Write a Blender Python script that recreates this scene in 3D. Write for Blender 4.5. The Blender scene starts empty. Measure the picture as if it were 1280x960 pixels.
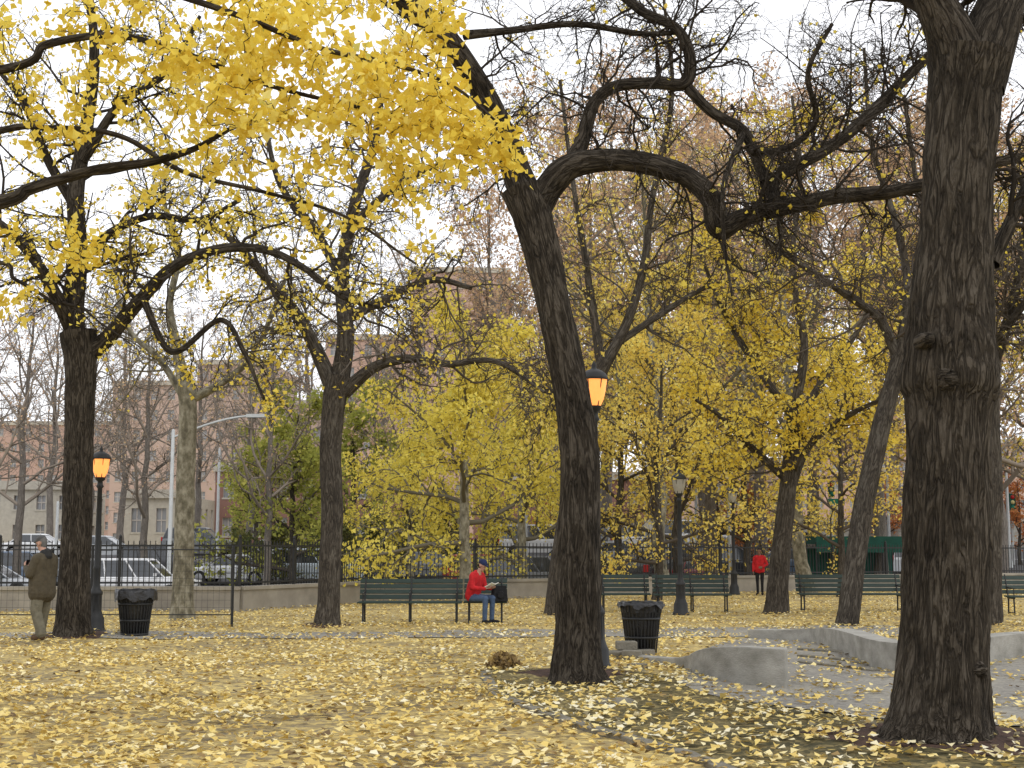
import bpy, math, random, time
import numpy as np
from mathutils import Vector, noise, Matrix
T0=time.time()
rng=np.random.default_rng(11); random.seed(11)
F=1700.0; PIT=math.atan(210/1700); CAMH=1.55; ST=-0.45
SP,CP=math.sin(PIT),math.cos(PIT)
scene=bpy.context.scene
# ---------------------------------------------------------------- survey helpers
def S(u,v,d):
    a=(u-640)/F; b=(480-v)/F
    y=CP-SP*b; z=SP+CP*b; t=d/y
    return np.array([a*t,d,CAMH+z*t])
def G(u,v):
    a=(u-640)/F; b=(480-v)/F
    y=CP-SP*b; z=SP+CP*b; t=-CAMH/z
    return np.array([a*t,y*t])
def XD(u,d): return S(u,690,d)[0]
# ---------------------------------------------------------------- materials
def newmat(name):
    m=bpy.data.materials.new(name); m.use_nodes=True
    nt=m.node_tree; nt.nodes.clear()
    out=nt.nodes.new('ShaderNodeOutputMaterial')
    return m,nt,out
def ramp(nt,stops,interp='LINEAR'):
    r=nt.nodes.new('ShaderNodeValToRGB'); cr=r.color_ramp; cr.interpolation=interp
    while len(cr.elements)<len(stops): cr.elements.new(0.5)
    for e,(p,c) in zip(cr.elements,stops):
        e.position=p; e.color=(c[0],c[1],c[2],1)
    return r
def simple(name,c,c2=None,scale=3.0,rough=0.8,metal=0.0,bump=0.0,bscale=40,emit=None,es=0,detail=5,mscale=(1,1,1),spec=0.3):
    m,nt,out=newmat(name); L=nt.links
    b=nt.nodes.new('ShaderNodeBsdfPrincipled')
    b.inputs['Roughness'].default_value=rough; b.inputs['Metallic'].default_value=metal
    b.inputs['Specular IOR Level'].default_value=spec
    b.inputs['Base Color'].default_value=(*c,1)
    if c2 is None: c2=tuple(x*0.8 for x in c)
    tc=nt.nodes.new('ShaderNodeTexCoord'); mp=nt.nodes.new('ShaderNodeMapping'); mp.inputs['Scale'].default_value=mscale
    L.new(tc.outputs['Object'],mp.inputs['Vector'])
    n=nt.nodes.new('ShaderNodeTexNoise'); n.inputs['Scale'].default_value=scale; n.inputs['Detail'].default_value=detail
    n.inputs['Roughness'].default_value=0.65
    L.new(mp.outputs[0],n.inputs['Vector'])
    r=ramp(nt,[(0.3,c2),(0.7,c)]); L.new(n.outputs['Fac'],r.inputs[0]); L.new(r.outputs[0],b.inputs['Base Color'])
    if bump:
        n2=nt.nodes.new('ShaderNodeTexNoise'); n2.inputs['Scale'].default_value=bscale; n2.inputs['Detail'].default_value=4
        L.new(mp.outputs[0],n2.inputs['Vector'])
        bp=nt.nodes.new('ShaderNodeBump'); bp.inputs['Strength'].default_value=bump; bp.inputs['Distance'].default_value=0.02
        L.new(n2.outputs['Fac'],bp.inputs['Height']); L.new(bp.outputs[0],b.inputs['Normal'])
    if emit:
        b.inputs['Emission Color'].default_value=(*emit,1); b.inputs['Emission Strength'].default_value=es
    L.new(b.outputs[0],out.inputs[0]); return m
TWIG={}
def twig(name,c):
    m,nt,out=newmat(name); d=nt.nodes.new('ShaderNodeBsdfDiffuse'); at=nt.nodes.new('ShaderNodeAttribute'); at.attribute_name='rnd'
    r=ramp(nt,[(0,tuple(x*.7 for x in c)),(1,tuple(x*1.3 for x in c))]); nt.links.new(at.outputs['Fac'],r.inputs[0]); nt.links.new(r.outputs[0],d.inputs[0])
    nt.links.new(d.outputs[0],out.inputs[0]); return m
def bark(name,dark,mid,light,tw,scale=15,zs=0.16,dist=0.035):
    m,nt,out=newmat(name); L=nt.links; N=nt.nodes
    def math_(op,a,b=None,c=None):
        n=N.new('ShaderNodeMath'); n.operation=op
        for i,x in enumerate((a,b,c)):
            if x is None: continue
            if isinstance(x,(int,float)): n.inputs[i].default_value=x
            else: L.new(x,n.inputs[i])
        return n.outputs[0]
    b=N.new('ShaderNodeBsdfPrincipled'); b.inputs['Roughness'].default_value=0.95; b.inputs['Specular IOR Level'].default_value=0.12
    at=N.new('ShaderNodeAttribute'); at.attribute_name='bk'
    mp=N.new('ShaderNodeMapping'); mp.inputs['Scale'].default_value=(1,1,zs); L.new(at.outputs['Vector'],mp.inputs[0])
    def nz(sc,det,ro,di=0,src=mp.outputs[0]):
        n=N.new('ShaderNodeTexNoise'); n.inputs['Scale'].default_value=sc; n.inputs['Detail'].default_value=det; n.inputs['Roughness'].default_value=ro; n.inputs['Distortion'].default_value=di; L.new(src,n.inputs['Vector']); return n.outputs['Fac']
    a=nz(scale,3,.5,.9); rid=math_('ABSOLUTE',math_('SUBTRACT',a,.5)); rid=math_('MINIMUM',math_('MULTIPLY',rid,11.),1.)
    a2=nz(scale*2.1,3,.5,.6); r2=math_('MINIMUM',math_('MULTIPLY',math_('ABSOLUTE',math_('SUBTRACT',a2,.5)),12.),1.)
    fine=nz(26,6,.7,0,at.outputs['Vector']); big=nz(2.2,4,.6,0,at.outputs['Vector'])
    h=math_('ADD',math_('MULTIPLY',rid,.6),math_('MULTIPLY',r2,.25)); h=math_('MULTIPLY_ADD',fine,.35,h)
    col=math_('MULTIPLY_ADD',big,.6,math_('MULTIPLY',h,.56))
    r=ramp(nt,[(0.36,dark),(0.74,mid),(1.0,light)]); L.new(col,r.inputs[0]); L.new(r.outputs[0],b.inputs['Base Color'])
    bp=N.new('ShaderNodeBump'); bp.inputs['Strength'].default_value=0.85; bp.inputs['Distance'].default_value=dist
    L.new(h,bp.inputs['Height']); L.new(bp.outputs[0],b.inputs['Normal'])
    L.new(b.outputs[0],out.inputs[0]); TWIG[m.name]=twig(name+'_twig',tw); return m
def planebark(name):
    m,nt,out=newmat(name); L=nt.links; N=nt.nodes
    b=N.new('ShaderNodeBsdfPrincipled'); b.inputs['Roughness'].default_value=0.9
    at=N.new('ShaderNodeAttribute'); at.attribute_name='bk'
    mp=N.new('ShaderNodeMapping'); mp.inputs['Scale'].default_value=(1,1,0.6); L.new(at.outputs['Vector'],mp.inputs[0])
    n=N.new('ShaderNodeTexNoise'); n.inputs['Scale'].default_value=7; n.inputs['Detail'].default_value=5; n.inputs['Roughness'].default_value=.65
    L.new(mp.outputs[0],n.inputs['Vector'])
    r=ramp(nt,[(0.3,(0.07,0.06,0.04)),(0.46,(0.15,0.135,0.09)),(0.54,(0.22,0.20,0.145)),(0.68,(0.33,0.31,0.235))],'LINEAR')
    L.new(n.outputs['Fac'],r.inputs[0]); L.new(r.outputs[0],b.inputs['Base Color']); L.new(b.outputs[0],out.inputs[0]); TWIG[m.name]=twig(name+'_twig',(.15,.135,.10)); return m
def leafmat(name,stops,trans=0.4):
    m,nt,out=newmat(name); L=nt.links; N=nt.nodes
    at=N.new('ShaderNodeAttribute'); at.attribute_name='rnd'
    r=ramp(nt,stops); L.new(at.outputs['Fac'],r.inputs[0])
    d=N.new('ShaderNodeBsdfDiffuse'); t=N.new('ShaderNodeBsdfTranslucent'); x=N.new('ShaderNodeMixShader'); x.inputs[0].default_value=trans
    L.new(r.outputs[0],d.inputs[0]); L.new(r.outputs[0],t.inputs[0]); L.new(d.outputs[0],x.inputs[1]); L.new(t.outputs[0],x.inputs[2])
    L.new(x.outputs[0],out.inputs[0]); return m
BK_DARK=bark('bark_dark',(0.012,0.010,0.008),(0.050,0.041,0.031),(0.105,0.09,0.072),(.045,.038,.031))
BK_MID=bark('bark_mid',(0.03,0.026,0.022),(0.085,0.072,0.058),(0.15,0.135,0.11),(.095,.08,.065))
BK_HAZED=bark('bark_far_hazed',(0.13,0.115,0.10),(0.21,0.185,0.16),(0.28,0.25,0.22),(.24,.205,.17))  # distant bark and twigs: colour paled to stand in for haze
BK_PLANE=planebark('bark_plane')
YEL=[(0.0,(0.54,0.38,0.05)),(0.3,(0.78,0.59,0.08)),(0.7,(0.87,0.71,0.14)),(0.92,(0.87,0.77,0.28)),(1.0,(0.54,0.55,0.13))]
LF_Y=leafmat('leaf_yellow',YEL,0.45)
LF_GOLD=leafmat('leaf_gold',[(0,(0.58,0.41,0.08)),(0.4,(0.80,0.61,0.13)),(0.8,(0.87,0.74,0.22)),(1,(0.66,0.62,0.20))],0.5)
LF_LIME=leafmat('leaf_lime',[(0,(0.50,0.41,0.07)),(0.4,(0.74,0.62,0.11)),(0.8,(0.85,0.74,0.18)),(1,(0.50,0.51,0.14))],0.5)
LF_YG=leafmat('leaf_yellow_green',[(0,(0.22,0.25,0.06)),(0.5,(0.42,0.43,0.10)),(1,(0.62,0.57,0.15))],0.5)
LF_GREEN=leafmat('leaf_green',[(0,(0.06,0.08,0.03)),(0.5,(0.14,0.15,0.06)),(1,(0.32,0.29,0.09))],0.3)
LF_ORNG=leafmat('leaf_orange',[(0,(0.46,0.29,0.19)),(0.5,(0.64,0.44,0.28)),(1,(0.76,0.58,0.32))],0.45)
LF_RUST=leafmat('leaf_rust',[(0,(0.40,0.12,0.05)),(0.5,(0.58,0.24,0.10)),(1,(0.62,0.36,0.12))],0.4)
LF_FALL=leafmat('leaf_fallen',[(0,(0.17,0.12,0.07)),(0.14,(0.36,0.25,0.11)),(0.32,(0.62,0.45,0.15)),(0.6,(0.78,0.60,0.20)),(0.84,(0.83,0.71,0.36)),(1.0,(0.83,0.77,0.56))],0.15)
# ---------------------------------------------------------------- quad mesh accumulator
def quadmesh(name,V,Q,mi=None,bk=None,rnd=None,smooth=None):
    me=bpy.data.meshes.new(name); n=len(V); m=len(Q)
    me.vertices.add(n); me.vertices.foreach_set('co',np.ascontiguousarray(V,dtype=np.float32).ravel())
    me.loops.add(4*m); me.loops.foreach_set('vertex_index',np.ascontiguousarray(Q,dtype=np.int32).ravel())
    me.polygons.add(m); me.polygons.foreach_set('loop_start',np.arange(0,4*m,4,dtype=np.int32))
    if mi is not None: me.polygons.foreach_set('material_index',np.ascontiguousarray(mi,dtype=np.int32))
    if smooth is not None: me.polygons.foreach_set('use_smooth',np.ascontiguousarray(smooth,dtype=bool))
    if bk is not None:
        a=me.attributes.new('bk','FLOAT_VECTOR','POINT'); a.data.foreach_set('vector',np.ascontiguousarray(bk,dtype=np.float32).ravel())
    if rnd is not None:
        a=me.attributes.new('rnd','FLOAT','FACE'); a.data.foreach_set('value',np.ascontiguousarray(rnd,dtype=np.float32))
    me.update(calc_edges=True); me.validate(); return me
def nrm(a): return a/np.maximum(np.linalg.norm(a,axis=-1,keepdims=True),1e-9)
def leafquads(P,size,down=0.5,flat=False,tilt=0.35):
    n=len(P)
    if flat:
        ang=rng.uniform(0,2*np.pi,n); a=np.stack([np.cos(ang),np.sin(ang),rng.normal(0,tilt,n)],1); a=nrm(a)
        up=nrm(np.stack([rng.normal(0,tilt,n),rng.normal(0,tilt,n),np.ones(n)],1)); s=nrm(np.cross(up,a))
    else:
        a=rng.normal(size=(n,3)); a[:,2]-=down; a=nrm(a); s=nrm(np.cross(a,rng.normal(size=(n,3))))
    nn=np.cross(a,s); sz=size[:,None]
    w=rng.uniform(0.36,0.6,(n,1)); c=rng.uniform(-0.1,0.3,(n,1)); tp=rng.uniform(.34,.56,(n,1))
    v0=P-0.5*sz*a; v1=P+sz*(rng.uniform(.1,.3,(n,1))*a-w*s+c*nn); v2=P+sz*(tp*a+rng.uniform(-.1,.1,(n,1))*nn); v3=P+sz*(rng.uniform(.1,.3,(n,1))*a+w*s+c*nn)
    V=np.stack([v0,v1,v2,v3],1).reshape(-1,3); Q=np.arange(4*n).reshape(n,4); return V,Q
class Tree:
    def __init__(s): s.V=[];s.Q=[];s.B=[];s.n=0;s.L=[];s.LS=[];s.M=[];s.R=[]
    def tube(s,pts,rad,sides=3,lump=0.0,ref=None):
        pts=np.asarray(pts,float); N=len(pts); t=np.gradient(pts,axis=0); t=nrm(t)
        if ref is None:
            d=np.abs(pts[-1]-pts[0]); ref=np.zeros(3); ref[int(np.argmin(d))]=1.0
        n1=nrm(np.cross(t,ref)); n2=np.cross(t,n1)
        th=np.arange(sides)*2*np.pi/sides; c=np.cos(th); sn=np.sin(th)
        rr=np.asarray(rad,float)[:,None]*np.ones((1,sides))
        ln=np.concatenate([[0],np.cumsum(np.linalg.norm(np.diff(pts,axis=0),axis=1))])
        off=rng.uniform(0,50,3)
        rb=np.maximum(np.asarray(rad),0.01)[:,None]
        bk=np.stack([rb*c,rb*sn,np.repeat(ln[:,None],sides,1)],2)+off
        if lump>0:
            f=np.empty((N,sides))
            for i in range(N):
                for j in range(sides):
                    x,y,z=bk[i,j]
                    f[i,j]=lump*(noise.noise(Vector((x*3.0,y*3.0,z*1.2)))*1.1+0.5*noise.noise(Vector((x*9,y*9,z*3.)))+ 0.5*(1-3*abs(noise.noise(Vector((x*15,y*15,z*2.6))))))
            f=1+f-f.mean()-lump*.6
            rr=rr*f
        P=pts[:,None,:]+rr[:,:,None]*(c[None,:,None]*n1[:,None,:]+sn[None,:,None]*n2[:,None,:])
        idx=np.arange(N*sides).reshape(N,sides)+s.n; nx=np.roll(idx,-1,1)
        q=np.stack([idx[:-1],nx[:-1],nx[1:],idx[1:]],2).reshape(-1,4)
        s.V.append(P.reshape(-1,3)); s.Q.append(q); s.B.append(bk.reshape(-1,3)); s.n+=N*sides; s.M.append(np.full(len(q),0 if sides>6 else 2)); s.R.append(np.full(len(q),rng.uniform(0,1)))
    def leaves(s,pts,k,size,spread):
        pts=np.asarray(pts); i=rng.integers(0,len(pts),k)
        s.L.append(pts[i]+rng.normal(0,spread,(k,3))); s.LS.append(size*rng.uniform(0.65,1.25,k))
    def grow(s,p,d,L,r,lv,P):
        n=P['seg'][lv]; w=np.cumsum(rng.normal(0,P['wan'][lv],(n,3)),axis=0)
        up=np.zeros((n,3)); up[:,2]=np.linspace(0,P['trop'][lv],n)
        D=nrm(d+w+up); pts=np.vstack([p,p+np.cumsum(D*L/n,axis=0)])
        rad=r*(1-(1-P.get('tip',0.3))*np.linspace(0,1,n+1)); rad=np.maximum(rad,P['rmin'])
        s.tube(pts,rad,P['sides'][lv])
        if P['lk'][lv]>0: s.leaves(pts[1:],rng.poisson(P['lk'][lv]),P['ls'],P['lsp'])
        if lv+1<len(P['seg']):
            k=P['kids'][lv]
            for j in range(k):
                t=0.18+0.82*(j+rng.uniform(0,1))/k; i=min(int(t*n),n); dd=D[min(i,n-1)]
                q=nrm(rng.normal(size=3)+np.array([0,0,P.get('kup',0.2)])); q=nrm(q-dd*np.dot(q,dd))
                a=math.radians(rng.uniform(*P['ang']))
                s.grow(pts[i],nrm(dd*math.cos(a)+q*math.sin(a)),L*P['lr'][lv]*rng.uniform(0.55,1.15)*(1-0.35*t),max(rad[i]*0.6,P['rmin']),lv+1,P)
    def mesh(s,name,mw,ml,down=0.5):
        V=np.vstack(s.V);Q=np.vstack(s.Q);B=np.vstack(s.B);mi=np.concatenate(s.M);r=np.concatenate(s.R);sm=np.ones(len(Q),bool)
        if s.L:
            LP=np.vstack(s.L); LZ=np.concatenate(s.LS); ok=LP[:,2]>0.6; LP=LP[ok]; LZ=LZ[ok]
            v,q=leafquads(LP,LZ,down); q=q+len(V); V=np.vstack([V,v]);Q=np.vstack([Q,q]);B=np.vstack([B,np.zeros((len(v),3))])
            cl=0.5+0.5*np.sin(LP[:,0]*2.3+1.7*np.sin(LP[:,2]*1.9))*np.cos(LP[:,1]*2.1+LP[:,2])
            rr=np.clip(0.35*cl+0.65*rng.uniform(0,1,len(q)),0,1)
            mi=np.concatenate([mi,np.ones(len(q))]); r=np.concatenate([r,rr]); sm=np.concatenate([sm,np.zeros(len(q),bool)])
        me=quadmesh(name,V,Q,mi,B,r,sm); me.materials.append(mw); me.materials.append(ml); me.materials.append(TWIG[mw.name]); return me
def link(name,me,loc=(0,0,0),rot=0,sc=1.0,parent=None):
    o=bpy.data.objects.new(name,me); o.location=loc; o.rotation_euler=(0,0,rot); o.scale=(sc,sc,sc) if not isinstance(sc,tuple) else sc
    scene.collection.objects.link(o)
    if parent: o.parent=parent
    return o
def spline(K,n):
    K=np.asarray(K,float); m=len(K); P=np.vstack([2*K[0]-K[1],K,2*K[-1]-K[-2]])
    out=[]
    for i in range(m-1):
        p0,p1,p2,p3=P[i:i+4]; t=np.linspace(0,1,n,endpoint=False)[:,None]
        out.append(0.5*((2*p1)+(-p0+p2)*t+(2*p0-5*p1+4*p2-p3)*t*t+(-p0+3*p1-3*p2+p3)*t**3))
    out.append(K[-1:]); return np.vstack(out)
def limb(T,keys,sides=10,n=6,lump=0.0,jit=0.0):
    K=np.array([np.append(S(u,v,d),0.5*w*d/F) for u,v,d,w in keys]); C=spline(K,n)
    pts=C[:,:3]
    T.tube(pts,np.maximum(C[:,3],0.004),sides,lump,ref=np.array([0.05,1,0.03])); return pts,C[:,3]
def sprout(T,LM,k,L,P,t0=0.1,lv=0,bias=(0,0,0.1),rf=0.45,rmax=0.05):
    pts,rad=LM; n=len(pts)
    for j in range(k):
        t=t0+(1-t0)*(j+rng.uniform(0,1))/k; i=min(int(t*(n-1)),n-2); dd=nrm(pts[i+1]-pts[i])
        q=nrm(rng.normal(size=3)+np.array(bias)); q=nrm(q-dd*np.dot(q,dd)); a=math.radians(rng.uniform(35,80))
        T.grow(pts[i],nrm(dd*math.cos(a)+q*math.sin(a)),L*rng.uniform(0.5,1.2),min(max(rad[i]*rf,P['rmin']),rmax),lv,P)
def colonise(T,pool,targets,leafn,ls,lsp,r=0.004,seg=6,sag=0.06):
    pool=np.asarray(pool); d=np.array([np.min(np.sum((pool-t)**2,1)) for t in targets]); 
    for t in targets[np.argsort(d)]:
        dd=np.sum((pool-t)**2,1); i=int(np.argmin(dd)); p=pool[i]; Ln=math.sqrt(dd[i])
        s=np.linspace(0,1,seg)[:,None]; c=p+(t-p)*s+rng.normal(0,0.05*Ln,(seg,3))*np.sin(s*np.pi)
        c[:,2]+=sag*Ln*np.sin(s[:,0]*np.pi)
        T.tube(c,np.linspace(r*(1.0+min(Ln,2)*0.9),r*0.6,seg),3)
        pool=np.vstack([pool,c[1:]])
        if leafn>0: T.leaves(c[2:],rng.poisson(leafn*rng.uniform(.3,1.7)),ls,lsp)
def regions(R):
    out=[]
    for (u,v,su,sv,d0,d1,k) in R:
        for _ in range(int(k)):
            out.append(S(u+rng.uniform(-1,1)*su*1.4,v+rng.uniform(-1,1)*sv*1.4,rng.uniform(d0,d1)))
    return np.array(out)
# ---------------------------------------------------------------- terrain
FL=[(-60,36.5),(XD(0,36.5),36.5),(XD(300,36.5),36.5),(XD(480,44),44),(XD(700,47.5),47.5),(XD(900,53),53),(XD(1290,60),60),(60,72)]
FX=np.array([p[0] for p in FL]);FY=np.array([p[1] for p in FL])
def fy(x): return np.interp(x,FX,FY)
MOUND=[]
def addmound(u,v,h,r): g=G(u,v); MOUND.append((g[0],g[1],h,r))
addmound(1180,928,0.10,1.0); addmound(722,846,0.09,0.75); addmound(92,795,0.07,0.9); addmound(408,782,0.05,0.7)
def hgt(x,y):
    x=np.asarray(x,float);y=np.asarray(y,float)
    z=0.015*np.sin(x*0.9+0.3*y)*np.cos(y*0.7)+0.01*np.sin(2.1*x-1.3*y)
    for mx,my,h,r in MOUND: z=z+h*np.exp(-((x-mx)**2+(y-my)**2)/(r*r))
    e=np.clip((y-fy(x)-0.4)/1.2,0,1); e=e*e*(3-2*e)
    zs=ST+2.3*np.clip((y-62)/33,0,1)
    return z*(1-e)+zs*e
def gridmesh(name,xs,ys,zf,mat):
    X,Y=np.meshgrid(xs,ys); Z=zf(X,Y); V=np.stack([X,Y,Z],2).reshape(-1,3); nx=len(xs);ny=len(ys)
    i=np.arange(nx*ny).reshape(ny,nx); Q=np.stack([i[:-1,:-1],i[:-1,1:],i[1:,1:],i[1:,:-1]],2).reshape(-1,4)
    me=quadmesh(name,V,Q,smooth=np.ones(len(Q),bool)); me.materials.append(mat); return link(name,me)
def littermat(name,stops,scale=16,big=None):
    m,nt,out=newmat(name); L=nt.links; N=nt.nodes
    b=N.new('ShaderNodeBsdfPrincipled'); b.inputs['Roughness'].default_value=0.95; b.inputs['Specular IOR Level'].default_value=0.1
    tc=N.new('ShaderNodeTexCoord'); 
    nz=N.new('ShaderNodeTexNoise'); nz.inputs['Scale'].default_value=9; L.new(tc.outputs['Object'],nz.inputs['Vector'])
    mx=N.new('ShaderNodeMixRGB'); mx.blend_type='LINEAR_LIGHT'; mx.inputs[0].default_value=0.05; L.new(tc.outputs['Object'],mx.inputs[1]); L.new(nz.outputs['Color'],mx.inputs[2])
    vo=N.new('ShaderNodeTexVoronoi'); vo.inputs['Scale'].default_value=scale; L.new(mx.outputs[0],vo.inputs['Vector'])
    sp=N.new('ShaderNodeSeparateColor'); L.new(vo.outputs['Color'],sp.inputs[0])
    n2=N.new('ShaderNodeTexNoise'); n2.inputs['Scale'].default_value=0.55; n2.inputs['Detail'].default_value=6; n2.inputs['Roughness'].default_value=.6; L.new(tc.outputs['Object'],n2.inputs['Vector'])
    ma=N.new('ShaderNodeMath'); ma.operation='MULTIPLY_ADD'; ma.inputs[1].default_value=0.55; L.new(sp.outputs[0],ma.inputs[0])
    m2=N.new('ShaderNodeMath'); m2.operation='MULTIPLY_ADD'; m2.inputs[1].default_value=1.2; m2.inputs[2].default_value=-0.35; L.new(n2.outputs['Fac'],m2.inputs[0]); L.new(m2.outputs[0],ma.inputs[2])
    r=ramp(nt,stops); L.new(ma.outputs[0],r.inputs[0]); L.new(r.outputs[0],b.inputs['Base Color'])
    bp=N.new('ShaderNodeBump'); bp.inputs['Strength'].default_value=0.6; bp.inputs['Distance'].default_value=0.02; L.new(sp.outputs[1],bp.inputs['Height']); L.new(bp.outputs[0],b.inputs['Normal'])
    L.new(b.outputs[0],out.inputs[0]); return m
M_LIT=littermat('leaf_litter',[(0.05,(0.13,0.115,0.085)),(0.3,(0.23,0.185,0.11)),(0.55,(0.39,0.30,0.13)),(0.8,(0.58,0.45,0.17)),(1,(0.66,0.56,0.28))])
M_BED=littermat('bed_soil',[(0.1,(0.045,0.042,0.025)),(0.4,(0.085,0.075,0.038)),(0.7,(0.19,0.15,0.07)),(1,(0.42,0.34,0.14))],20)
M_SOIL=simple('soil',(0.095,0.055,0.038),(0.035,0.022,0.017),scale=9,rough=1,bump=1,bscale=30)
M_PAVE=littermat('paving',[(0.1,(0.17,0.16,0.145)),(0.5,(0.25,0.235,0.205)),(0.85,(0.32,0.30,0.25)),(1,(0.42,0.36,0.2))],26)
M_ASPH=simple('asphalt',(0.085,0.085,0.088),(0.06,0.06,0.063),scale=2,rough=0.9,bump=0.3,bscale=80)
M_SIDE=simple('sidewalk_concrete',(0.30,0.29,0.27),(0.22,0.21,0.2),scale=1.2,rough=.9)
M_CONC=simple('concrete',(0.40,0.385,0.345),(0.20,0.192,0.165),scale=2.6,rough=.92,bump=.4,bscale=35,detail=9,mscale=(1,1,1.8))
M_CONC2=simple('concrete_wall',(0.37,0.34,0.28),(0.22,0.2,0.17),scale=1.2,rough=.92)
xs=np.unique(np.round(np.concatenate([np.linspace(-400,-20,20),np.arange(-20,22,0.22),np.linspace(22,400,20)]),3))
ys=np.unique(np.round(np.concatenate([np.linspace(-60,7,8),np.arange(7,62,0.22),np.linspace(62,95,20),np.linspace(100,900,16)]),3))
gridmesh('ground',xs,ys,hgt,M_LIT)
def drape(name,A,B,mat,off,n=40,m=14):
    A=np.array(A,float);B=np.array(B,float)
    def rs(P,k):
        P=spline(P,8); s=np.concatenate([[0],np.cumsum(np.linalg.norm(np.diff(P,axis=0),axis=1))]); t=np.linspace(0,s[-1],k)
        return np.stack([np.interp(t,s,P[:,0]),np.interp(t,s,P[:,1])],1)
    a=rs(A,n);b=rs(B,n); t=np.linspace(0,1,m)[:,None,None]; P=a[None]*(1-t)+b[None]*t
    V=np.concatenate([P,(hgt(P[...,0],P[...,1])+off)[...,None]],2).reshape(-1,3)
    i=np.arange(n*m).reshape(m,n); Q=np.stack([i[:-1,:-1],i[:-1,1:],i[1:,1:],i[1:,:-1]],2).reshape(-1,4)
    me=quadmesh(name,V,Q,smooth=np.ones(len(Q),bool)); me.materials.append(mat)
    o=link(name,me)
    if me.polygons[0].normal.z<0: me.flip_normals()
    return o
CURB=[G(600,838),G(612,855),G(624,872),G(660,890),G(720,908),G(800,930),G(880,955),G(960,985),G(1040,1030)]
BEDR=[G(760,838),G(820,846),G(860,856),G(890,868),G(980,886),G(1110,904),G(1300,915),G(1400,930),G(1500,960)]
drape('planting_bed',CURB,BEDR,M_BED,0.012,60,20)
drape('plaza_paving',[G(850,856),G(880,868),G(980,885),G(1110,902),G(1300,913),G(1450,920)],[G(860,820),G(930,800),G(1030,798),G(1115,800),G(1300,805),G(1450,805)],M_PAVE,0.020,50,24)
drape('footpath',[(-14,24.6),(-4,24.8),(1,25.2),(4,25.2),(9,25.2)],[(-14,26.3),(-4,26.8),(1,27.6),(4,28.4),(9,29.4)],M_PAVE,0.014,60,10)
class Ob:
    def __init__(s): s.v=[];s.f=[];s.m=[];s.sm=[];s.mats=[]
    def mi(s,mat):
        if mat not in s.mats: s.mats.append(mat)
        return s.mats.index(mat)
    def add(s,v,f,mat,smooth=False):
        b=len(s.v); s.v+= [tuple(map(float,x)) for x in v]; k=s.mi(mat)
        for q in f: s.f.append(tuple(b+i for i in q)); s.m.append(k); s.sm.append(smooth)
    def box(s,c,d,mat,rz=0,rx=0,ry=0,tap=1.0):
        M=Matrix.Rotation(rz,3,'Z')@Matrix.Rotation(ry,3,'Y')@Matrix.Rotation(rx,3,'X'); v=[]
        for z in (-1,1):
            k=tap if z>0 else 1
            for x,y in ((-1,-1),(1,-1),(1,1),(-1,1)): v.append(M@Vector((x*d[0]/2*k,y*d[1]/2*k,z*d[2]/2))+Vector(c))
        s.add(v,[(0,3,2,1),(4,5,6,7),(0,1,5,4),(1,2,6,5),(2,3,7,6),(3,0,4,7)],mat)
    def lathe(s,prof,mat,c=(0,0,0),seg=16,smooth=True,axis='Z'):
        v=[]
        for r,z in prof:
            for j in range(seg):
                a=2*math.pi*j/seg
                p=(r*math.cos(a),r*math.sin(a),z)
                if axis=='Y': p=(p[0],p[2],p[1])
                v.append((c[0]+p[0],c[1]+p[1],c[2]+p[2]))
        f=[]
        for i in range(len(prof)-1):
            for j in range(seg):
                k=(j+1)%seg; f.append((i*seg+j,i*seg+k,(i+1)*seg+k,(i+1)*seg+j))
        s.add(v,f,mat,smooth)
    def rod(s,a,b,r,mat,seg=6,r2=None):
        a=Vector(a);b=Vector(b);d=(b-a).normalized(); q=Vector((0,0,1)).rotation_difference(d); r2=r if r2 is None else r2
        v=[];
        for p,rr in ((a,r),(b,r2)):
            for j in range(seg):
                t=2*math.pi*j/seg; v.append(p+q@Vector((rr*math.cos(t),rr*math.sin(t),0)))
        f=[(j,(j+1)%seg,seg+(j+1)%seg,seg+j) for j in range(seg)]+[tuple(range(seg))[::-1],tuple(range(seg,2*seg))]
        s.add(v,f,mat,False)
    def make(s,name,loc=(0,0,0),rot=0,parent=None,bevel=0,sc=1.0):
        me=bpy.data.meshes.new(name); me.from_pydata(s.v,[],s.f)
        for m in s.mats: me.materials.append(m)
        me.polygons.foreach_set('material_index',s.m); me.polygons.foreach_set('use_smooth',s.sm); me.update()
        o=link(name,me,loc,rot,sc,parent)
        if bevel:
            b=o.modifiers.new('b','BEVEL'); b.width=bevel; b.segments=2; b.limit_method='ANGLE'
        return o
# ---------------------------------------------------------------- low concrete walls, curbs, steps
def wallstrip(name,pts,hs,th,mat,jag=0.0,base=-0.1,bev=0.02):
    P=spline(np.array([list(p)+[h] for p,h in zip(pts,hs)]),8); t=nrm(np.gradient(P[:,:2],axis=0)); n=np.stack([-t[:,1],t[:,0]],1)
    o=Ob(); v=[]
    for p,m_ in zip(P,n):
        z0=float(hgt(p[0],p[1]))
        j=rng.normal(0,jag)
        a=p[:2]-m_*th/2+j; b=p[:2]+m_*th/2+j
        v+=[(a[0],a[1],z0+base),(a[0],a[1],z0+p[2]),(b[0],b[1],z0+p[2]),(b[0],b[1],z0+base)]
    f=[]; k=len(P)
    for i in range(k-1):
        for j in range(3): f.append((4*i+j,4*i+j+1,4*i+4+j+1,4*i+4+j))
    f+=[(0,3,2,1),(4*k-4,4*k-3,4*k-2,4*k-1)]
    o.add(v,f,mat); ob=o.make(name,bevel=bev)
    return ob
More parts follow.
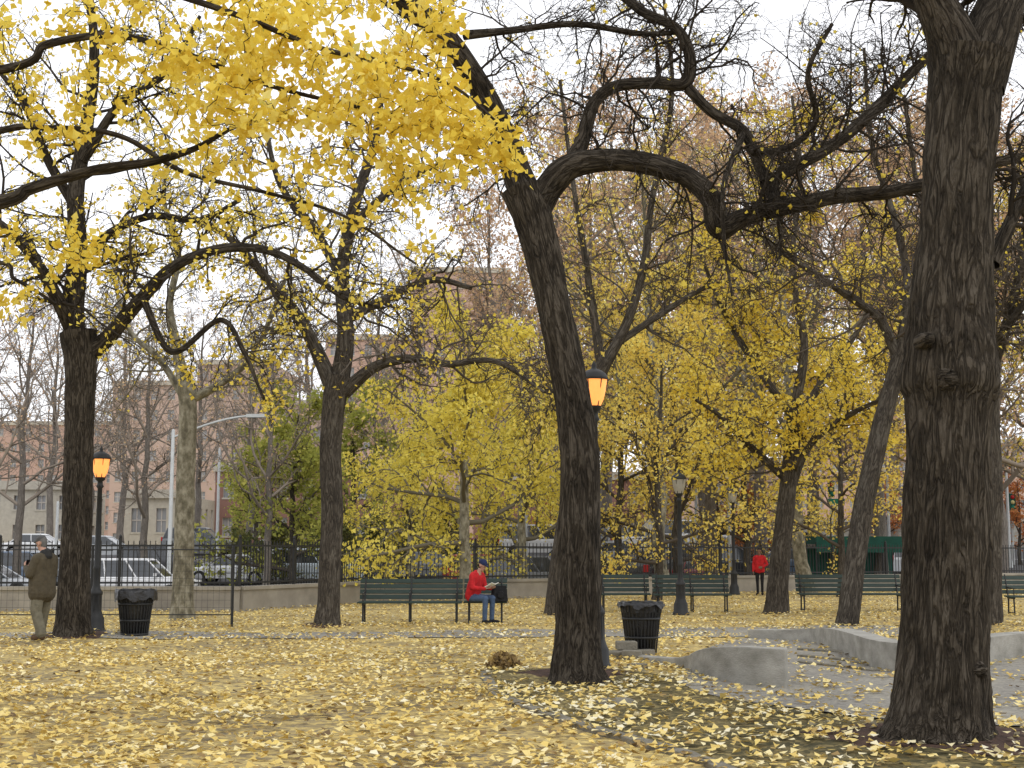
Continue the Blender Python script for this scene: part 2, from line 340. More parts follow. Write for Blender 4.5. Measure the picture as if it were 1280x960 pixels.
# curved end wall: a quarter arc that bends back and sinks into the raised ground behind it
c0=G(984,860); arc=[]
for a in np.linspace(0,1,10):
    th=a*math.radians(92); arc.append((c0[0]-0.78*math.sin(th), c0[1]+1.7*(1-math.cos(th))+.25*a))
arc+=[(arc[-1][0]-.12,arc[-1][1]+.9),(arc[-1][0]-.6,arc[-1][1]+2.4)]
wallstrip('low_concrete_wall',arc,[.46,.46,.455,.45,.43,.40,.36,.31,.25,.20,.12,.05],0.22,M_CONC,bev=.015)
wallstrip('low_concrete_wall',[G(940,799),G(985,801),G(1030,806),G(1075,822),G(1120,838),G(1170,842),G(1230,828),G(1290,821),G(1400,815)],[0.16,0.20,0.27,0.36,0.39,0.39,0.36,0.36,0.36],0.34,M_CONC)
M_STONE=simple('curb_stone',(0.24,0.22,0.18),(0.12,0.11,0.08),scale=6,rough=.95,bump=.6)
wallstrip('stone_curb',CURB[:-1],[0.02,0.035,0.045,0.045,0.045,0.045,0.045,0.045],0.13,M_STONE,jag=0.01,bev=0.01)
for k,(vv,dv) in enumerate([(818,0),(826,5),(834,10)]):
    wallstrip('stone_step',[G(1000,vv-3),G(1025,vv-1),G(1055,vv+1),G(1085+dv,vv+6)],[0.05]*4,0.14,M_STONE,bev=0.008)
o=Ob()
for (u,v,sx,sz,rz) in [(770,824,.3,.12,.2),(790,825,.28,.14,-.2),(806,822,.25,.12,.4),(783,823,.3,.12,.1),(797,836,.22,.07,.5)]:
    g=G(u,v); o.box((g[0],g[1],sz/2 + (0.13 if u==783 else 0)),(sx,.2,sz),M_STONE,rz=rz,rx=rng.normal(0,.05))
o.make('stone_block_pile',bevel=.015)
g=G(770,882); o=Ob(); o.lathe([(0.001,.05),(.16,.05),(.2,.03),(.22,0)],M_STONE,(g[0],g[1],.02),18); o.make('drain_cover')
def soilring(u,v,r):
    g=G(u,v); a=np.linspace(0,2*np.pi,48); V=[];nr=12
    for i in range(nr+1):
        for t in a[:-1]:
            rr=r*i/nr*(1+0.12*math.sin(3*t+u)+0.08*math.sin(7*t)); x=g[0]+rr*math.cos(t); y=g[1]+rr*math.sin(t)
            V.append((x,y,float(hgt(x,y))+0.024*(1-(i/nr)**4)+0.012*noise.noise(Vector((x*6,y*6,0)))+ (0.0 if i<nr else -0.01)+0.006))
    n=47; f=[(i*n+j,i*n+(j+1)%n,(i+1)*n+(j+1)%n,(i+1)*n+j) for i in range(nr) for j in range(n)]
    o=Ob(); o.add(V,f,M_SOIL,True); o.make('soil_ring')
soilring(1180,928,1.05); soilring(722,846,0.72); soilring(92,797,0.7); soilring(408,783,0.5)
# ---------------------------------------------------------------- fallen leaves
def inpoly(x,y,poly):
    c=np.zeros(len(x),bool); n=len(poly)
    for i in range(n):
        x1,y1=poly[i][:2];x2,y2=poly[(i+1)%n][:2]
        m=((y1>y)!=(y2>y))&(x<(x2-x1)*(y-y1)/((y2-y1)+1e-12)+x1); c^=m
    return c
LX=[];LY=[]
for y0,y1,de in [(8.5,12,240),(12,16,210),(16,21,150),(21,30,90),(30,42,50),(42,56,28)]:
    w1=0.40*y1+1.5; n=int(2*w1*(y1-y0)*de); x=rng.uniform(-w1,w1,n); y=rng.uniform(y0,y1,n); LX.append(x);LY.append(y)
LX=np.concatenate(LX);LY=np.concatenate(LY)
bedpoly=[tuple(p) for p in CURB]+[tuple(p) for p in BEDR[::-1]]
plaza=[tuple(G(860,862)),tuple(G(980,888)),tuple(G(1110,902)),tuple(G(1450,920)),tuple(G(1450,805)),tuple(G(1115,800)),tuple(G(940,800)),tuple(G(860,820))]
ib=inpoly(LX,LY,bedpoly); ip=inpoly(LX,LY,plaza)
cl=np.array([noise.noise(Vector((a*0.8,b*0.8,3.0))) for a,b in zip(LX,LY)])
cl2=np.array([noise.noise(Vector((a*2.6,b*2.6,9.0))) for a,b in zip(LX,LY)])
keep=0.70+0.9*cl+0.7*cl2
keep[ib]=0.55+0.6*cl[ib]+0.7*cl2[ib]; keep[ip]=0.26+0.4*cl[ip]+.5*cl2[ip]
pth=(LY>24.7)&(LY<27.6)&(LX<9); keep[pth]=0.42+0.6*cl[pth]+.4*cl2[pth]
keep[LY>fy(LX)-0.2]=0
for mx,my,h,r in MOUND: 
    dd=np.hypot(LX-mx,LY-my); keep[dd<r*0.8]*=0.33
k=rng.uniform(0,1,len(LX))<keep; LX=LX[k];LY=LY[k];ib=ib[k];cl=cl[k]
LZ=hgt(LX,LY)+0.035+rng.uniform(0,0.02,len(LX))
v,q=leafquads(np.stack([LX,LY,LZ],1),rng.uniform(0.045,0.095,len(LX)),flat=True,tilt=0.25)
rr=rng.beta(1.7,1.6,len(LX)); rr=np.where(ib,np.clip(rr+0.15,0,1),rr); rr=np.clip(rr+0.35*cl,0,1)
me=quadmesh('fallen_leaves',v,q,rnd=rr); me.materials.append(LF_FALL); link('fallen_leaves',me)
print('leaves',len(LX),time.time()-T0)
g=G(628,836); P=[]
for i in range(500):
    a=rng.normal(size=3); a/=np.linalg.norm(a); P.append((g[0]+a[0]*.2*rng.uniform(.6,1.2),g[1]+a[1]*.18,abs(a[2])*.17*rng.uniform(.5,1.2)+.02))
v,q=leafquads(np.array(P),rng.uniform(.05,.1,500)); me=quadmesh('leaf_pile',v,q,rnd=rng.uniform(0,0.22,500)); me.materials.append(LF_FALL); link('leaf_pile',me)
# ---------------------------------------------------------------- main trees
PB=dict(seg=[8,6,5],wan=[.22,.26,.3],trop=[-.1,-.3,-.35],kids=[8,6],lr=[.55,.5],ang=(30,75),sides=[5,4,3],rmin=.0028,lk=[0,0,0],ls=.07,lsp=.05,tip=.3,kup=0.1)
def pset(b,**k): d=dict(b); d.update(k); return d
T=Tree()
tr=limb(T,[(1176,945,11.2,200),(1177,925,11.2,158),(1178,895,11.2,132),(1180,840,11.2,120),(1181,760,11.2,114),(1184,640,11.2,111),(1185,520,11.2,110),(1186,480,11.2,124),(1187,440,11.2,116),(1188,380,11.2,103),(1194,300,11.2,96),(1199,200,11.2,92),(1206,120,11.2,94),(1212,70,11.2,108)],64,26,lump=0.08)
a1=limb(T,[(1206,110,11.2,80),(1190,50,11.15,68),(1168,0,11.1,54),(1140,-70,11,48),(1100,-200,10.7,36),(1080,-330,10.4,20)],28,8,lump=.07)
a2=limb(T,[(1216,110,11.25,84),(1236,50,11.3,74),(1254,0,11.4,62),(1275,-80,11.5,52),(1310,-220,11.8,36),(1320,-360,12,18)],28,8,lump=.07)
a3=limb(T,[(1240,330,11.4,20),(1262,280,11.5,17),(1300,210,11.7,14),(1380,120,12,10)],12,6)
for L_ in (a1,a2,a3): sprout(T,L_,14,1.5,PB,0.3)
for (u,v,w) in [(1186,474,1.0),(1222,838,.7),(1158,425,.6)]: 
    p=S(u,v,10.9); yy=np.array([.12,.02,-.04,-.07,-.075,-.05,-.02,.0]); rr=np.array([.13,.125,.105,.08,.062,.045,.03,.002])*w
    T.tube(np.stack([p+np.array([0,t,0]) for t in yy]),rr,22,lump=.12,ref=np.array([0,0,1.]))
me=T.mesh('oak_tree',BK_DARK,LF_Y); link('honey_locust_tree',me)
# centre tree
T=Tree(); D=16.5
limb(T,[(724,868,D,110),(722,850,D,80),(721,830,D,67),(722,790,D,59),(724,700,D,56),(726,600,D,52),(720,530,D,50),(708,460,D,48),(694,390,D,47),(678,320,D,49),(665,270,D,53),(655,235,D,60)],40,22,lump=.08)
c1=limb(T,[(664,262,D,48),(648,222,D,40),(628,170,D-.2,36),(600,110,D-.5,33),(560,50,D-.8,30),(510,5,D-1,28),(450,-50,D-1.4,24),(380,-140,D-1.8,18)],20,8,lump=.05)
c2=limb(T,[(664,275,D,46),(682,238,D,42),(712,208,D-.1,37),(760,200,D-.2,31),(815,206,D-.3,29),(862,222,D-.4,29),(890,250,D-.5,33),(900,284,D-.5,34),(930,272,D-.5,25),(985,258,D-.6,23),(1045,246,D-.7,22),(1110,240,D-.8,20),(1165,228,D-.9,17),(1260,200,D-1,14),(1360,190,D-1,8)],20,9,lump=.12)
c3=limb(T,[(712,212,D-.1,26),(728,175,D,21),(742,130,D+.1,18),(770,108,D+.1,17),(820,104,D+.2,17),(856,104,D+.2,18),(862,70,D+.2,16),(845,35,D+.2,14),(800,12,D+.3,13),(760,-30,D+.4,11),(740,-110,D+.5,8)],14,8,lump=.09)
c4=limb(T,[(860,110,D+.2,15),(890,140,D+.2,15),(930,165,D+.1,15),(948,205,D,15),(965,240,D-.2,18),(972,262,D-.4,18)],14,8,lump=.09)
c5=limb(T,[(955,232,D-.2,18),(1000,205,D,18),(1050,175,D+.2,17),(1100,130,D+.4,15),(1150,80,D+.6,14),(1220,20,D+.8,12),(1290,-60,D+1,9)],14,8,lump=.08)
c6=limb(T,[(580,44,D-.7,14),(640,38,D-.5,10),(720,30,D,9),(800,42,D+.2,8),(850,40,D+.3,6)],8,6)
c7=limb(T,[(942,190,D,12),(985,185,D-.5,9),(1020,150,D-.8,8),(1010,90,D-1,7),(1040,30,D-1,5)],8,6)
c8=limb(T,[(930,165,D+.1,9),(905,230,D-.6,7),(905,300,D-.8,5),(915,370,D-1,3)],8,6)
PC=pset(PB,kids=[8,7],trop=[-.1,-.5,-.6],wan=[.28,.3,.32],lk=[0,0,.04])
for L_,k,l in ((c1,16,1.5),(c2,38,1.5),(c3,34,1.7),(c4,12,1.4),(c5,34,1.8),(c6,20,1.3),(c7,18,1.3),(c8,6,.7)): sprout(T,L_,k,l,PC,0.15,rf=.3,rmax=.018)
me=T.mesh('honey_locust_tree',BK_DARK,LF_Y); link('honey_locust_tree',me)
print('centre',len(me.polygons),time.time()-T0)
# left tree
T=Tree(); D=25
limb(T,[(90,812,D,72),(91,792,D,52),(92,760,D,42),(96,640,D,38),(99,520,D,38),(101,450,D,43),(98,415,D,48)],24,14,lump=.07)
l1=limb(T,[(96,440,D,34),(92,390,D,27),(98,320,D+.2,24),(95,240,D+.3,22),(108,160,D+.4,18),(118,70,D+.4,14),(110,-30,D+.4,8)],12,8,lump=.05)
l2=limb(T,[(106,445,D,28),(135,422,D,22),(175,375,D-.4,18),(215,335,D-.8,15),(270,312,D-1,13),(330,312,D-1.2,11),(380,335,D-1.5,9),(430,372,D-1.8,7),(480,385,D-2,5)],12,8,lump=.06)
l3=limb(T,[(92,415,D,22),(70,370,D-.4,18),(40,320,D-.8,14),(0,280,D-1,11),(-60,240,D-1.5,8)],10,8)
l4=limb(T,[(96,330,D+.1,15),(140,290,D+.6,12),(190,270,D+1,10),(250,275,D+1.2,8),(300,250,D+1.5,6)],8,8)
l5=limb(T,[(95,260,D+.3,14),(60,200,D+.8,12),(30,130,D+1,9),(0,90,D+1,6)],8,8)
l6=limb(T,[(104,200,D+.3,14),(150,130,D,11),(210,90,D,8),(250,20,D,5)],8,8)
l7=limb(T,[(178,372,D-.5,10),(215,440,D-.6,8),(275,400,D-.8,7),(305,440,D-1,6),(330,500,D-1,3)],8,8)
PL=pset(PB,kids=[8,6],rmin=.0045,lk=[0,.6,1.5],ls=.085,lsp=.07,wan=[.25,.3,.3])
for L_,k,l in ((l1,16,2.4),(l2,16,1.8),(l3,12,2.2),(l4,10,1.8),(l5,10,2),(l6,10,2),(l7,8,1.2)): sprout(T,L_,k,l,PL,0.15,rf=.4,rmax=.035)
me=T.mesh('ginkgo_tree',BK_DARK,LF_Y); link('honey_locust_tree',me)
# second tree
T=Tree(); D=29
limb(T,[(408,790,D,44),(409,776,D,35),(411,740,D,29),(415,640,D,28),(413,560,D,28),(418,500,D,31),(424,470,D,35)],20,12,lump=.07)
s1=limb(T,[(424,480,D,26),(432,420,D,22),(428,340,D+.3,18),(445,250,D+.4,15),(470,170,D+.5,11),(480,60,D+.5,7)],10,8)
s2=limb(T,[(418,490,D,22),(392,430,D,17),(365,385,D-.3,14),(330,345,D-.6,11),(290,300,D-1,9),(240,270,D-1,6)],10,8)
s3=limb(T,[(430,490,D,20),(470,458,D-.2,14),(520,448,D-.4,11),(560,455,D-.6,9),(620,452,D-.8,7),(680,490,D-1,4)],10,8)
s4=limb(T,[(430,400,D+.1,15),(480,375,D+.5,12),(540,350,D+.8,9),(590,360,D+1,6)],8,8)
s5=limb(T,[(428,350,D+.3,13),(395,290,D+.8,11),(350,230,D+1,8),(330,150,D+1,5)],8,8)
s6=limb(T,[(440,280,D+.4,12),(500,230,D+.2,9),(560,200,D,6)],8,8)
PS=pset(PB,kids=[8,6],rmin=.005,lk=[0,0.2,.5],ls=.085,lsp=.08,wan=[.25,.3,.3],trop=[-.1,-.4,-.5])
for L_,k,l in ((s1,20,2.6),(s2,18,2.0),(s3,18,1.9),(s4,14,2),(s5,14,2.2),(s6,12,2)): sprout(T,L_,k,l,PS,0.15,rf=.4,rmax=.032)
me=T.mesh('tree2',BK_MID,LF_Y); link('honey_locust_tree',me)
# pale plane tree
T=Tree(); D=32
limb(T,[(228,780,D,40),(228,765,D,31),(229,720,D,26),(232,600,D,24),(235,520,D,23),(232,480,D,24)],18,10,lump=.05)
q1=limb(T,[(232,490,D,18),(220,430,D,13),(212,380,D,10),(222,320,D,8),(205,250,D,6),(212,190,D,4)],8,8)
q2=limb(T,[(236,500,D,14),(275,480,D,10),(315,445,D,8),(345,380,D,6),(370,310,D,4)],8,8)
q3=limb(T,[(232,500,D,11),(200,450,D+.5,8),(160,410,D+1,6),(140,340,D+1,4)],8,8)
for L_ in (q1,q2,q3): sprout(T,L_,16,2.2,pset(PS,lk=[0,.1,.3]),0.2,rf=.4,rmax=.025)
me=T.mesh('plane_tree',BK_PLANE,LF_Y); link('plane_tree',me)
def manual(name,matw,leaf,limbs,P,k,L,sides=14,lump=.06):
    T=Tree(); 
    for i,(ks) in enumerate(limbs):
        LM=limb(T,ks,sides if i==0 else 8,9,lump=lump if i==0 else 0)
        if i>0: sprout(T,LM,k,L,P,0.1,rf=.4,rmax=.03)
    me=T.mesh(name,matw,leaf); link(name,me)
PG=pset(PB,kids=[7,6],rmin=.0055,lk=[1,3,5],ls=.11,lsp=.13,wan=[.25,.3,.3],trop=[0,-.35,-.4])
PSP=pset(PG,lk=[0,.1,.25],kids=[9,7],ls=.09)
D=29
manual('honey_locust_tree',BK_MID,LF_Y,[[(1058,790,D,40),(1060,775,D,30),(1068,710,D,27),(1082,620,D,26),(1100,540,D,25),(1118,470,D,22),(1128,430,D,20)],
  [(1124,450,D,16),(1100,400,D,12),(1060,370,D-.5,10),(1000,330,D-1,8),(940,290,D-1,5)],[(1126,440,D,16),(1135,360,D,12),(1120,280,D+.5,9),(1090,180,D+1,7),(1080,60,D+1,4)],
  [(1128,430,D,13),(1180,380,D,10),(1230,330,D,8),(1290,300,D,6)]],PSP,18,2.6)
D=29.5
manual('honey_locust_tree',BK_MID,LF_Y,[[(1238,790,D,42),(1238,775,D,32),(1238,700,D,28),(1240,600,D,27),(1236,520,D,26),(1232,460,D,26)],
  [(1234,470,D,17),(1215,400,D,13),(1180,330,D,10),(1150,250,D,7),(1130,120,D,5)],[(1236,470,D,17),(1260,400,D,13),(1280,300,D,10),(1290,180,D,7)],[(1232,450,D,13),(1280,380,D-1,10),(1330,330,D-1,7)]],PSP,18,2.6)
D=35
manual('ginkgo_tree',BK_MID,LF_Y,[[(970,772,D,40),(971,758,D,32),(975,700,D,26),(984,620,D,23),(990,560,D,21),(994,510,D,19)],
  [(980,640,D,11),(1010,560,D,9),(1060,520,D-.5,7),(1100,500,D-1,5)],[(984,600,D,11),(940,560,D,9),(900,520,D-1,6),(870,500,D-1.5,4)],
  [(992,520,D,14),(1005,430,D,11),(990,330,D,8),(1000,220,D,6),(990,120,D,4)],[(992,530,D,11),(1040,460,D+1,9),(1080,400,D+1,6),(1110,330,D+1,4)],[(990,520,D,11),(940,450,D+.5,9),(900,380,D+1,6),(870,300,D+1,4)]],pset(PG,lk=[.6,2.0,4],ls=.11,lsp=.12),12,2.2)
D=34
manual('honey_locust_tree',BK_MID,LF_GOLD,[[(690,775,D,31),(692,760,D,23),(700,690,D,21),(722,570,D,19),(745,480,D,19),(756,450,D,21)],
  [(754,460,D,16),(785,400,D,12),(805,330,D,10),(815,250,D,8),(840,120,D,6),(830,0,D,4)],[(752,460,D,13),(740,380,D,10),(728,300,D,8),(715,220,D,6),(700,100,D,4)],[(770,430,D,10),(830,390,D+.5,8),(880,360,D+1,6),(920,350,D+1,3)],[(745,480,D,10),(690,490,D-.5,8),(650,470,D-1,5)]],pset(PG,lk=[0,.4,1.0],ls=.1,kids=[8,6]),15,2.4)
print('manual',time.time()-T0)
# foreground overhanging ginkgo (trunk stands left, outside the view)
T=Tree(); 
def W(*pts,n=8,sides=12):
    K=np.array(pts,float); C=spline(K,n); T.tube(C[:,:3],C[:,3],sides,ref=np.array([0.05,1,0.03])); return C[:,:3]
base=(-6.6,9.0)
W((base[0],base[1],-.1,.42),(base[0],base[1],.5,.3),(base[0]+.05,base[1],2,.26),(base[0]+.1,base[1],3.4,.24),(base[0]+.2,base[1],5.5,.18),(base[0]+.3,base[1],8,.1),n=10,sides=20)
def fl(st,keys):
    K=[np.array(st)]+[np.append(S(u,v,d),0.5*w*d/F) for u,v,d,w in keys]; C=spline(np.array(K),9)
    T.tube(C[:,:3],C[:,3],9,ref=np.array([0.05,1,0.03])); return C[:,:3]
pool=[]
pool.append(fl((base[0]+.1,9,3.3,.09),[(-40,262,9.5,20),(40,235,9.6,16),(120,212,9.7,13),(190,202,9.8,11),(245,185,10,8),(290,160,10,6),(330,150,10,5)]))
pool.append(fl((base[0]+.2,9,4.6,.08),[(-20,90,9,13),(60,55,9,11),(150,45,9.2,9),(240,70,9.3,8),(330,105,9.4,6),(430,130,9.4,5),(520,150,9.3,4),(600,180,9.2,3)]))
pool.append(fl((base[0]+.2,9,5.3,.08),[(60,-60,8.6,12),(180,-20,8.6,10),(300,20,8.7,8),(400,60,8.8,7),(490,80,8.8,6),(570,110,8.8,4),(640,170,8.8,3)]))
pool.append(fl((base[0]+.3,9,6.2,.07),[(250,-160,9,12),(380,-80,9.2,9),(450,-20,9.3,7),(520,30,9.3,5),(580,60,9.2,4)]))
pool.append(fl((base[0]+.1,9,3.6,.05),[(-30,170,10.5,10),(60,160,10.6,8),(150,170,10.8,7),(230,215,11,6),(330,240,11,5),(430,270,11,4),(520,330,11,3)]))
pool.append(fl((base[0]+.1,9,3.0,.05),[(-40,330,11,7),(20,350,11,5),(70,380,11,4)]))
pool=np.vstack(pool); pool=pool[pool[:,0]>-4.6]
R=[(430,90,95,48,8.2,10,115),(330,110,75,40,8.4,10,80),(515,125,50,38,8.2,9.8,72),(240,60,85,35,8.4,10,52),(440,20,100,22,8.4,10,45),(600,165,24,28,8.3,9.6,26),(640,195,16,22,8.5,9.4,11),
   (80,30,70,25,8.4,10.5,24),(50,140,50,35,8.8,10.8,18),(170,130,60,35,9,11,20),(380,190,100,28,8.6,10.6,56),(535,215,45,25,8.8,11,26),(300,235,110,30,9,11.5,18),(450,270,80,28,9.5,11.5,12),
   (45,300,40,30,10,11.5,14),(100,320,28,16,10,11.5,10),(30,385,30,18,10.6,11.5,10),(400,240,160,60,10,12.5,24),(230,10,130,10,8.5,10,18)]
tg=regions(R); colonise(T,pool,tg,10,.066,.05,r=.0034)
me=T.mesh('ginkgo_tree',BK_DARK,LF_Y,down=0.9); link('ginkgo_tree',me)
print('ginkgo',len(me.polygons),time.time()-T0)
# ---------------------------------------------------------------- generic trees
def generic(name,H,r,tf,nl,LL,P,mw,ml,a=(35,65),wander=.02,down=.5):
    T=Tree(); n=14; w=np.cumsum(rng.normal(0,wander,(n+1,3)),axis=0)*H*.25; w[0]=0; z=np.linspace(0,H*.92,n+1)
    pts=np.stack([w[:,0],w[:,1],z],1); rad=r*(1-.85*np.linspace(0,1,n+1)**1.2); rad[0]*=1.35
    T.tube(pts,rad,12)
    for j in range(nl):
        t=tf+(1-tf)*(j+rng.uniform(0,1))/nl; i=min(int(t*n),n); az=j*2.4+rng.uniform(-.4,.4); an=math.radians(rng.uniform(*a)*(1.15-.5*t))
        d=np.array([math.cos(az)*math.sin(an),math.sin(az)*math.sin(an),math.cos(an)])
        T.grow(pts[i],d,LL*rng.uniform(.7,1.1)*(1.1-.55*(t-tf)/(1-tf)),rad[i]*.55,0,P)
    return T.mesh(name,mw,ml,down)
PF=dict(seg=[7,6,5,4],wan=[.16,.22,.26,.3],trop=[.35,.1,0,-.1],kids=[8,6,5],lr=[.55,.55,.5],ang=(25,65),sides=[6,4,3,3],rmin=.007,lk=[0,0,0,0],ls=.13,lsp=.18,tip=.3,kup=.3)
bare=[generic('bare%d'%i,19,.26,.28,14,7.5,pset(PF,lk=[0,0,.1,.3]),BK_HAZED,LF_ORNG) for i in range(2)]
planeb=[generic('plane%d'%i,21,.3,.3,13,8,pset(PF,lk=[0,0,.2,.5]),BK_PLANE,LF_GOLD) for i in range(2)]
gold=[generic('gold%d'%i,13,.2,.2,15,5.2,pset(PF,seg=[7,6,5],lk=[1,3.4,6.5],kids=[8,7],trop=[.1,-.2,-.4],rmin=.006,ls=.155,lsp=.22),BK_MID,LF_GOLD,(45,80)) for i in range(2)]
yel=generic('yel',9.5,.2,.2,16,4.4,pset(PF,seg=[7,6,5],lk=[1.5,6,11],kids=[8,7],trop=[-.1,-.5,-.7],rmin=.006,lsp=.2),BK_PLANE,LF_LIME,(50,85),down=1.2)
lime=generic('lime',9,.18,.15,13,4.2,pset(PF,seg=[7,6,5],lk=[1,4,8],kids=[7,7],trop=[.1,-.1,-.2],ls=.19,lsp=.22),BK_MID,LF_YG,(40,80))
orng=[generic('orng%d'%i,20,.28,.25,15,7.5,pset(PF,lk=[0,0,.5,1.7],ls=.15,lsp=.25),BK_HAZED,LF_ORNG) for i in range(2)]
goldT=generic('goldtall',20,.28,.25,14,7.5,pset(PF,lk=[0,0,.8,2.2],ls=.16),BK_HAZED,LF_GOLD)
shrub=generic('shrub',3.2,.06,.02,12,2.0,pset(PF,seg=[6,5,4],lk=[4,5,7],kids=[6,5],rmin=.005,ls=.15),BK_MID,LF_GREEN,(40,85))
rust=generic('rust',6,.12,.15,12,2.8,pset(PF,seg=[6,5,4],lk=[3,5,7],kids=[6,6],rmin=.005,ls=.15),BK_MID,LF_RUST,(40,80))
print('generic',[len(m.polygons) for m in bare+planeb+gold+[yel,lime]+orng],time.time()-T0)
def put(name,me,u,d,sc,rot=None):
    x=XD(u,d); link(name,me,(x,d,float(hgt(x,d))-.03),rng.uniform(0,6.28) if rot is None else rot,sc)
put('ginkgo_tree',yel,583,43,1.0); put('ginkgo_tree',yel,515,54,.85); put('ginkgo_tree',yel,655,52,1.0)
put('plane_tree',planeb[0],832,51,.85); put('plane_tree',planeb[1],1010,50,.85)
put('linden_tree',lime,365,62,1.0); put('linden_tree',lime,440,74,1.1); put('linden_tree',lime,320,84,.9)
for u,d,s,i in [(850,56,1.0,0),(770,60,1.0,1),(935,60,.95,1),(820,45,.72,0),(900,75,1.25,0),(720,70,.9,0),(1050,48,.68,1)]: put('ginkgo_tree',gold[i],u,d,s)
for u,d,s,i in [(20,64,.8,0),(110,76,.85,1),(175,60,.7,0),(310,72,.8,1),(-40,52,.7,1),(250,92,.9,0),(60,98,1.0,1),(470,84,1.0,0),(640,86,.95,0),(150,100,1.0,1),(380,98,1.1,0),(520,74,.9,1),(330,60,.7,0)]: put('bare_tree',bare[i],u,d,s)
for u,d,s,i in [(700,66,1.15,0),(950,70,1.25,1),(1100,66,1.15,0),(1220,60,1.1,1),(820,80,1.4,1),(1020,86,1.45,0),(1300,74,1.2,0),(1170,80,1.35,1),(890,62,1.1,0),(610,76,1.1,1),(760,96,1.7,0),(1120,104,1.7,1),(940,108,1.8,0)]: put('plane_tree',orng[i],u,d,s)
for u,d,s in [(880,72,1.1),(1150,60,.85),(1250,72,1.1),(740,90,1.3)]: put('plane_tree',goldT,u,d,s)
for u,d,s in [(300,68,.8),(345,66,.9),(385,70,1),(430,68,.9),(475,70,1),(505,72,.9),(560,75,1)]: put('shrub',shrub,u,d,s)
for u,d,s in [(935,74,.75),(1110,98,.9),(690,92,.7),(1275,80,.9),(1210,92,.8)]: put('maple_tree',rust,u,d,s)
# ---------------------------------------------------------------- street
def road(name,x0,x1,ya,off,mat):
    ya=np.array(ya,float); gridmesh(name,np.array([x0,x1],float),ya,lambda X,Y: ST+2.3*np.clip((Y-62)/33,0,1)+off,mat)
ysr=list(np.linspace(62,95,20))
road('road',-120,110,ysr+[97],.012,M_ASPH)
road('road',-120,1.0,[46.5,62],.012,M_ASPH)
o=Ob(); o.box((0,101,ST+2.3+.03),(240,7.8,.2),M_SIDE); o.make('sidewalk',bevel=.02)
M_WHT=simple('road_paint',(.75,.75,.72),(.6,.6,.58),rough=.8)
o=Ob(); sl_=2.3/33
for i in range(-20,22):
    for yy in (74,84): z=ST+sl_*(yy-62)+.02; o.add([(i*5,yy,z),(i*5+2.4,yy,z),(i*5+2.4,yy+.15,z+.15*sl_),(i*5,yy+.15,z+.15*sl_)],[(0,1,2,3)],M_WHT)
o.make('lane_marking')
M_IRON=simple('black_iron',(.02,.021,.021),(.012,.012,.012),rough=.55,spec=.4)
o=Ob(); w=Ob()
for i in range(len(FL)-1):
    a=np.array(FL[i]);b=np.array(FL[i+1])
    if i==0: a=b-np.array([10,0])
    if i==len(FL)-2: b=a+(b-a)*0.25
    L=np.linalg.norm(b-a); ang=math.atan2(b[1]-a[1],b[0]-a[0]); mid=(a+b)/2
    w.box((mid[0],mid[1],.2),(L+.1,.35,.72),M_CONC2,rz=ang); w.box((mid[0],mid[1],.60),(L+.14,.45,.09),M_CONC2,rz=ang)
    for z in (.74,1.72): o.box((mid[0],mid[1],z),(L,.04,.05),M_IRON,rz=ang)
    n=int(L/.145)
    for j in range(n):
        p=a+(b-a)*(j+.5)/n; o.box((p[0],p[1],1.25),(.020,.020,1.2),M_IRON,rz=ang)
    n=max(1,int(L/2.5))
    for j in range(n):
        p=a+(b-a)*j/n; o.box((p[0],p[1],1.27),(.07,.07,1.3),M_IRON,rz=ang); o.lathe([(.001,2.02),(.035,1.98),(.045,1.95),(.03,1.91)],M_IRON,(p[0],p[1],0),8)
o.make('iron_fence'); w.make('fence_base_wall')
o=Ob(); D=28.8
x0,x1=XD(-60,D),XD(292,D)
for t in np.linspace(0,1,3): o.rod((x0+(x1-x0)*t,D,0),(x0+(x1-x0)*t,D,1.68),.03,M_IRON)
for z in (.25,1.6): o.rod((x0,D,z),(x1,D,z),.012,M_IRON)
for z in np.arange(.4,1.6,.15): o.rod((x0,D,z),(x1,D,z),.0025,M_IRON,4)
for x in np.arange(x0,x1,.12): o.rod((x,D,.25),(x,D,1.6),.0025,M_IRON,4)
o.make('wire_fence')
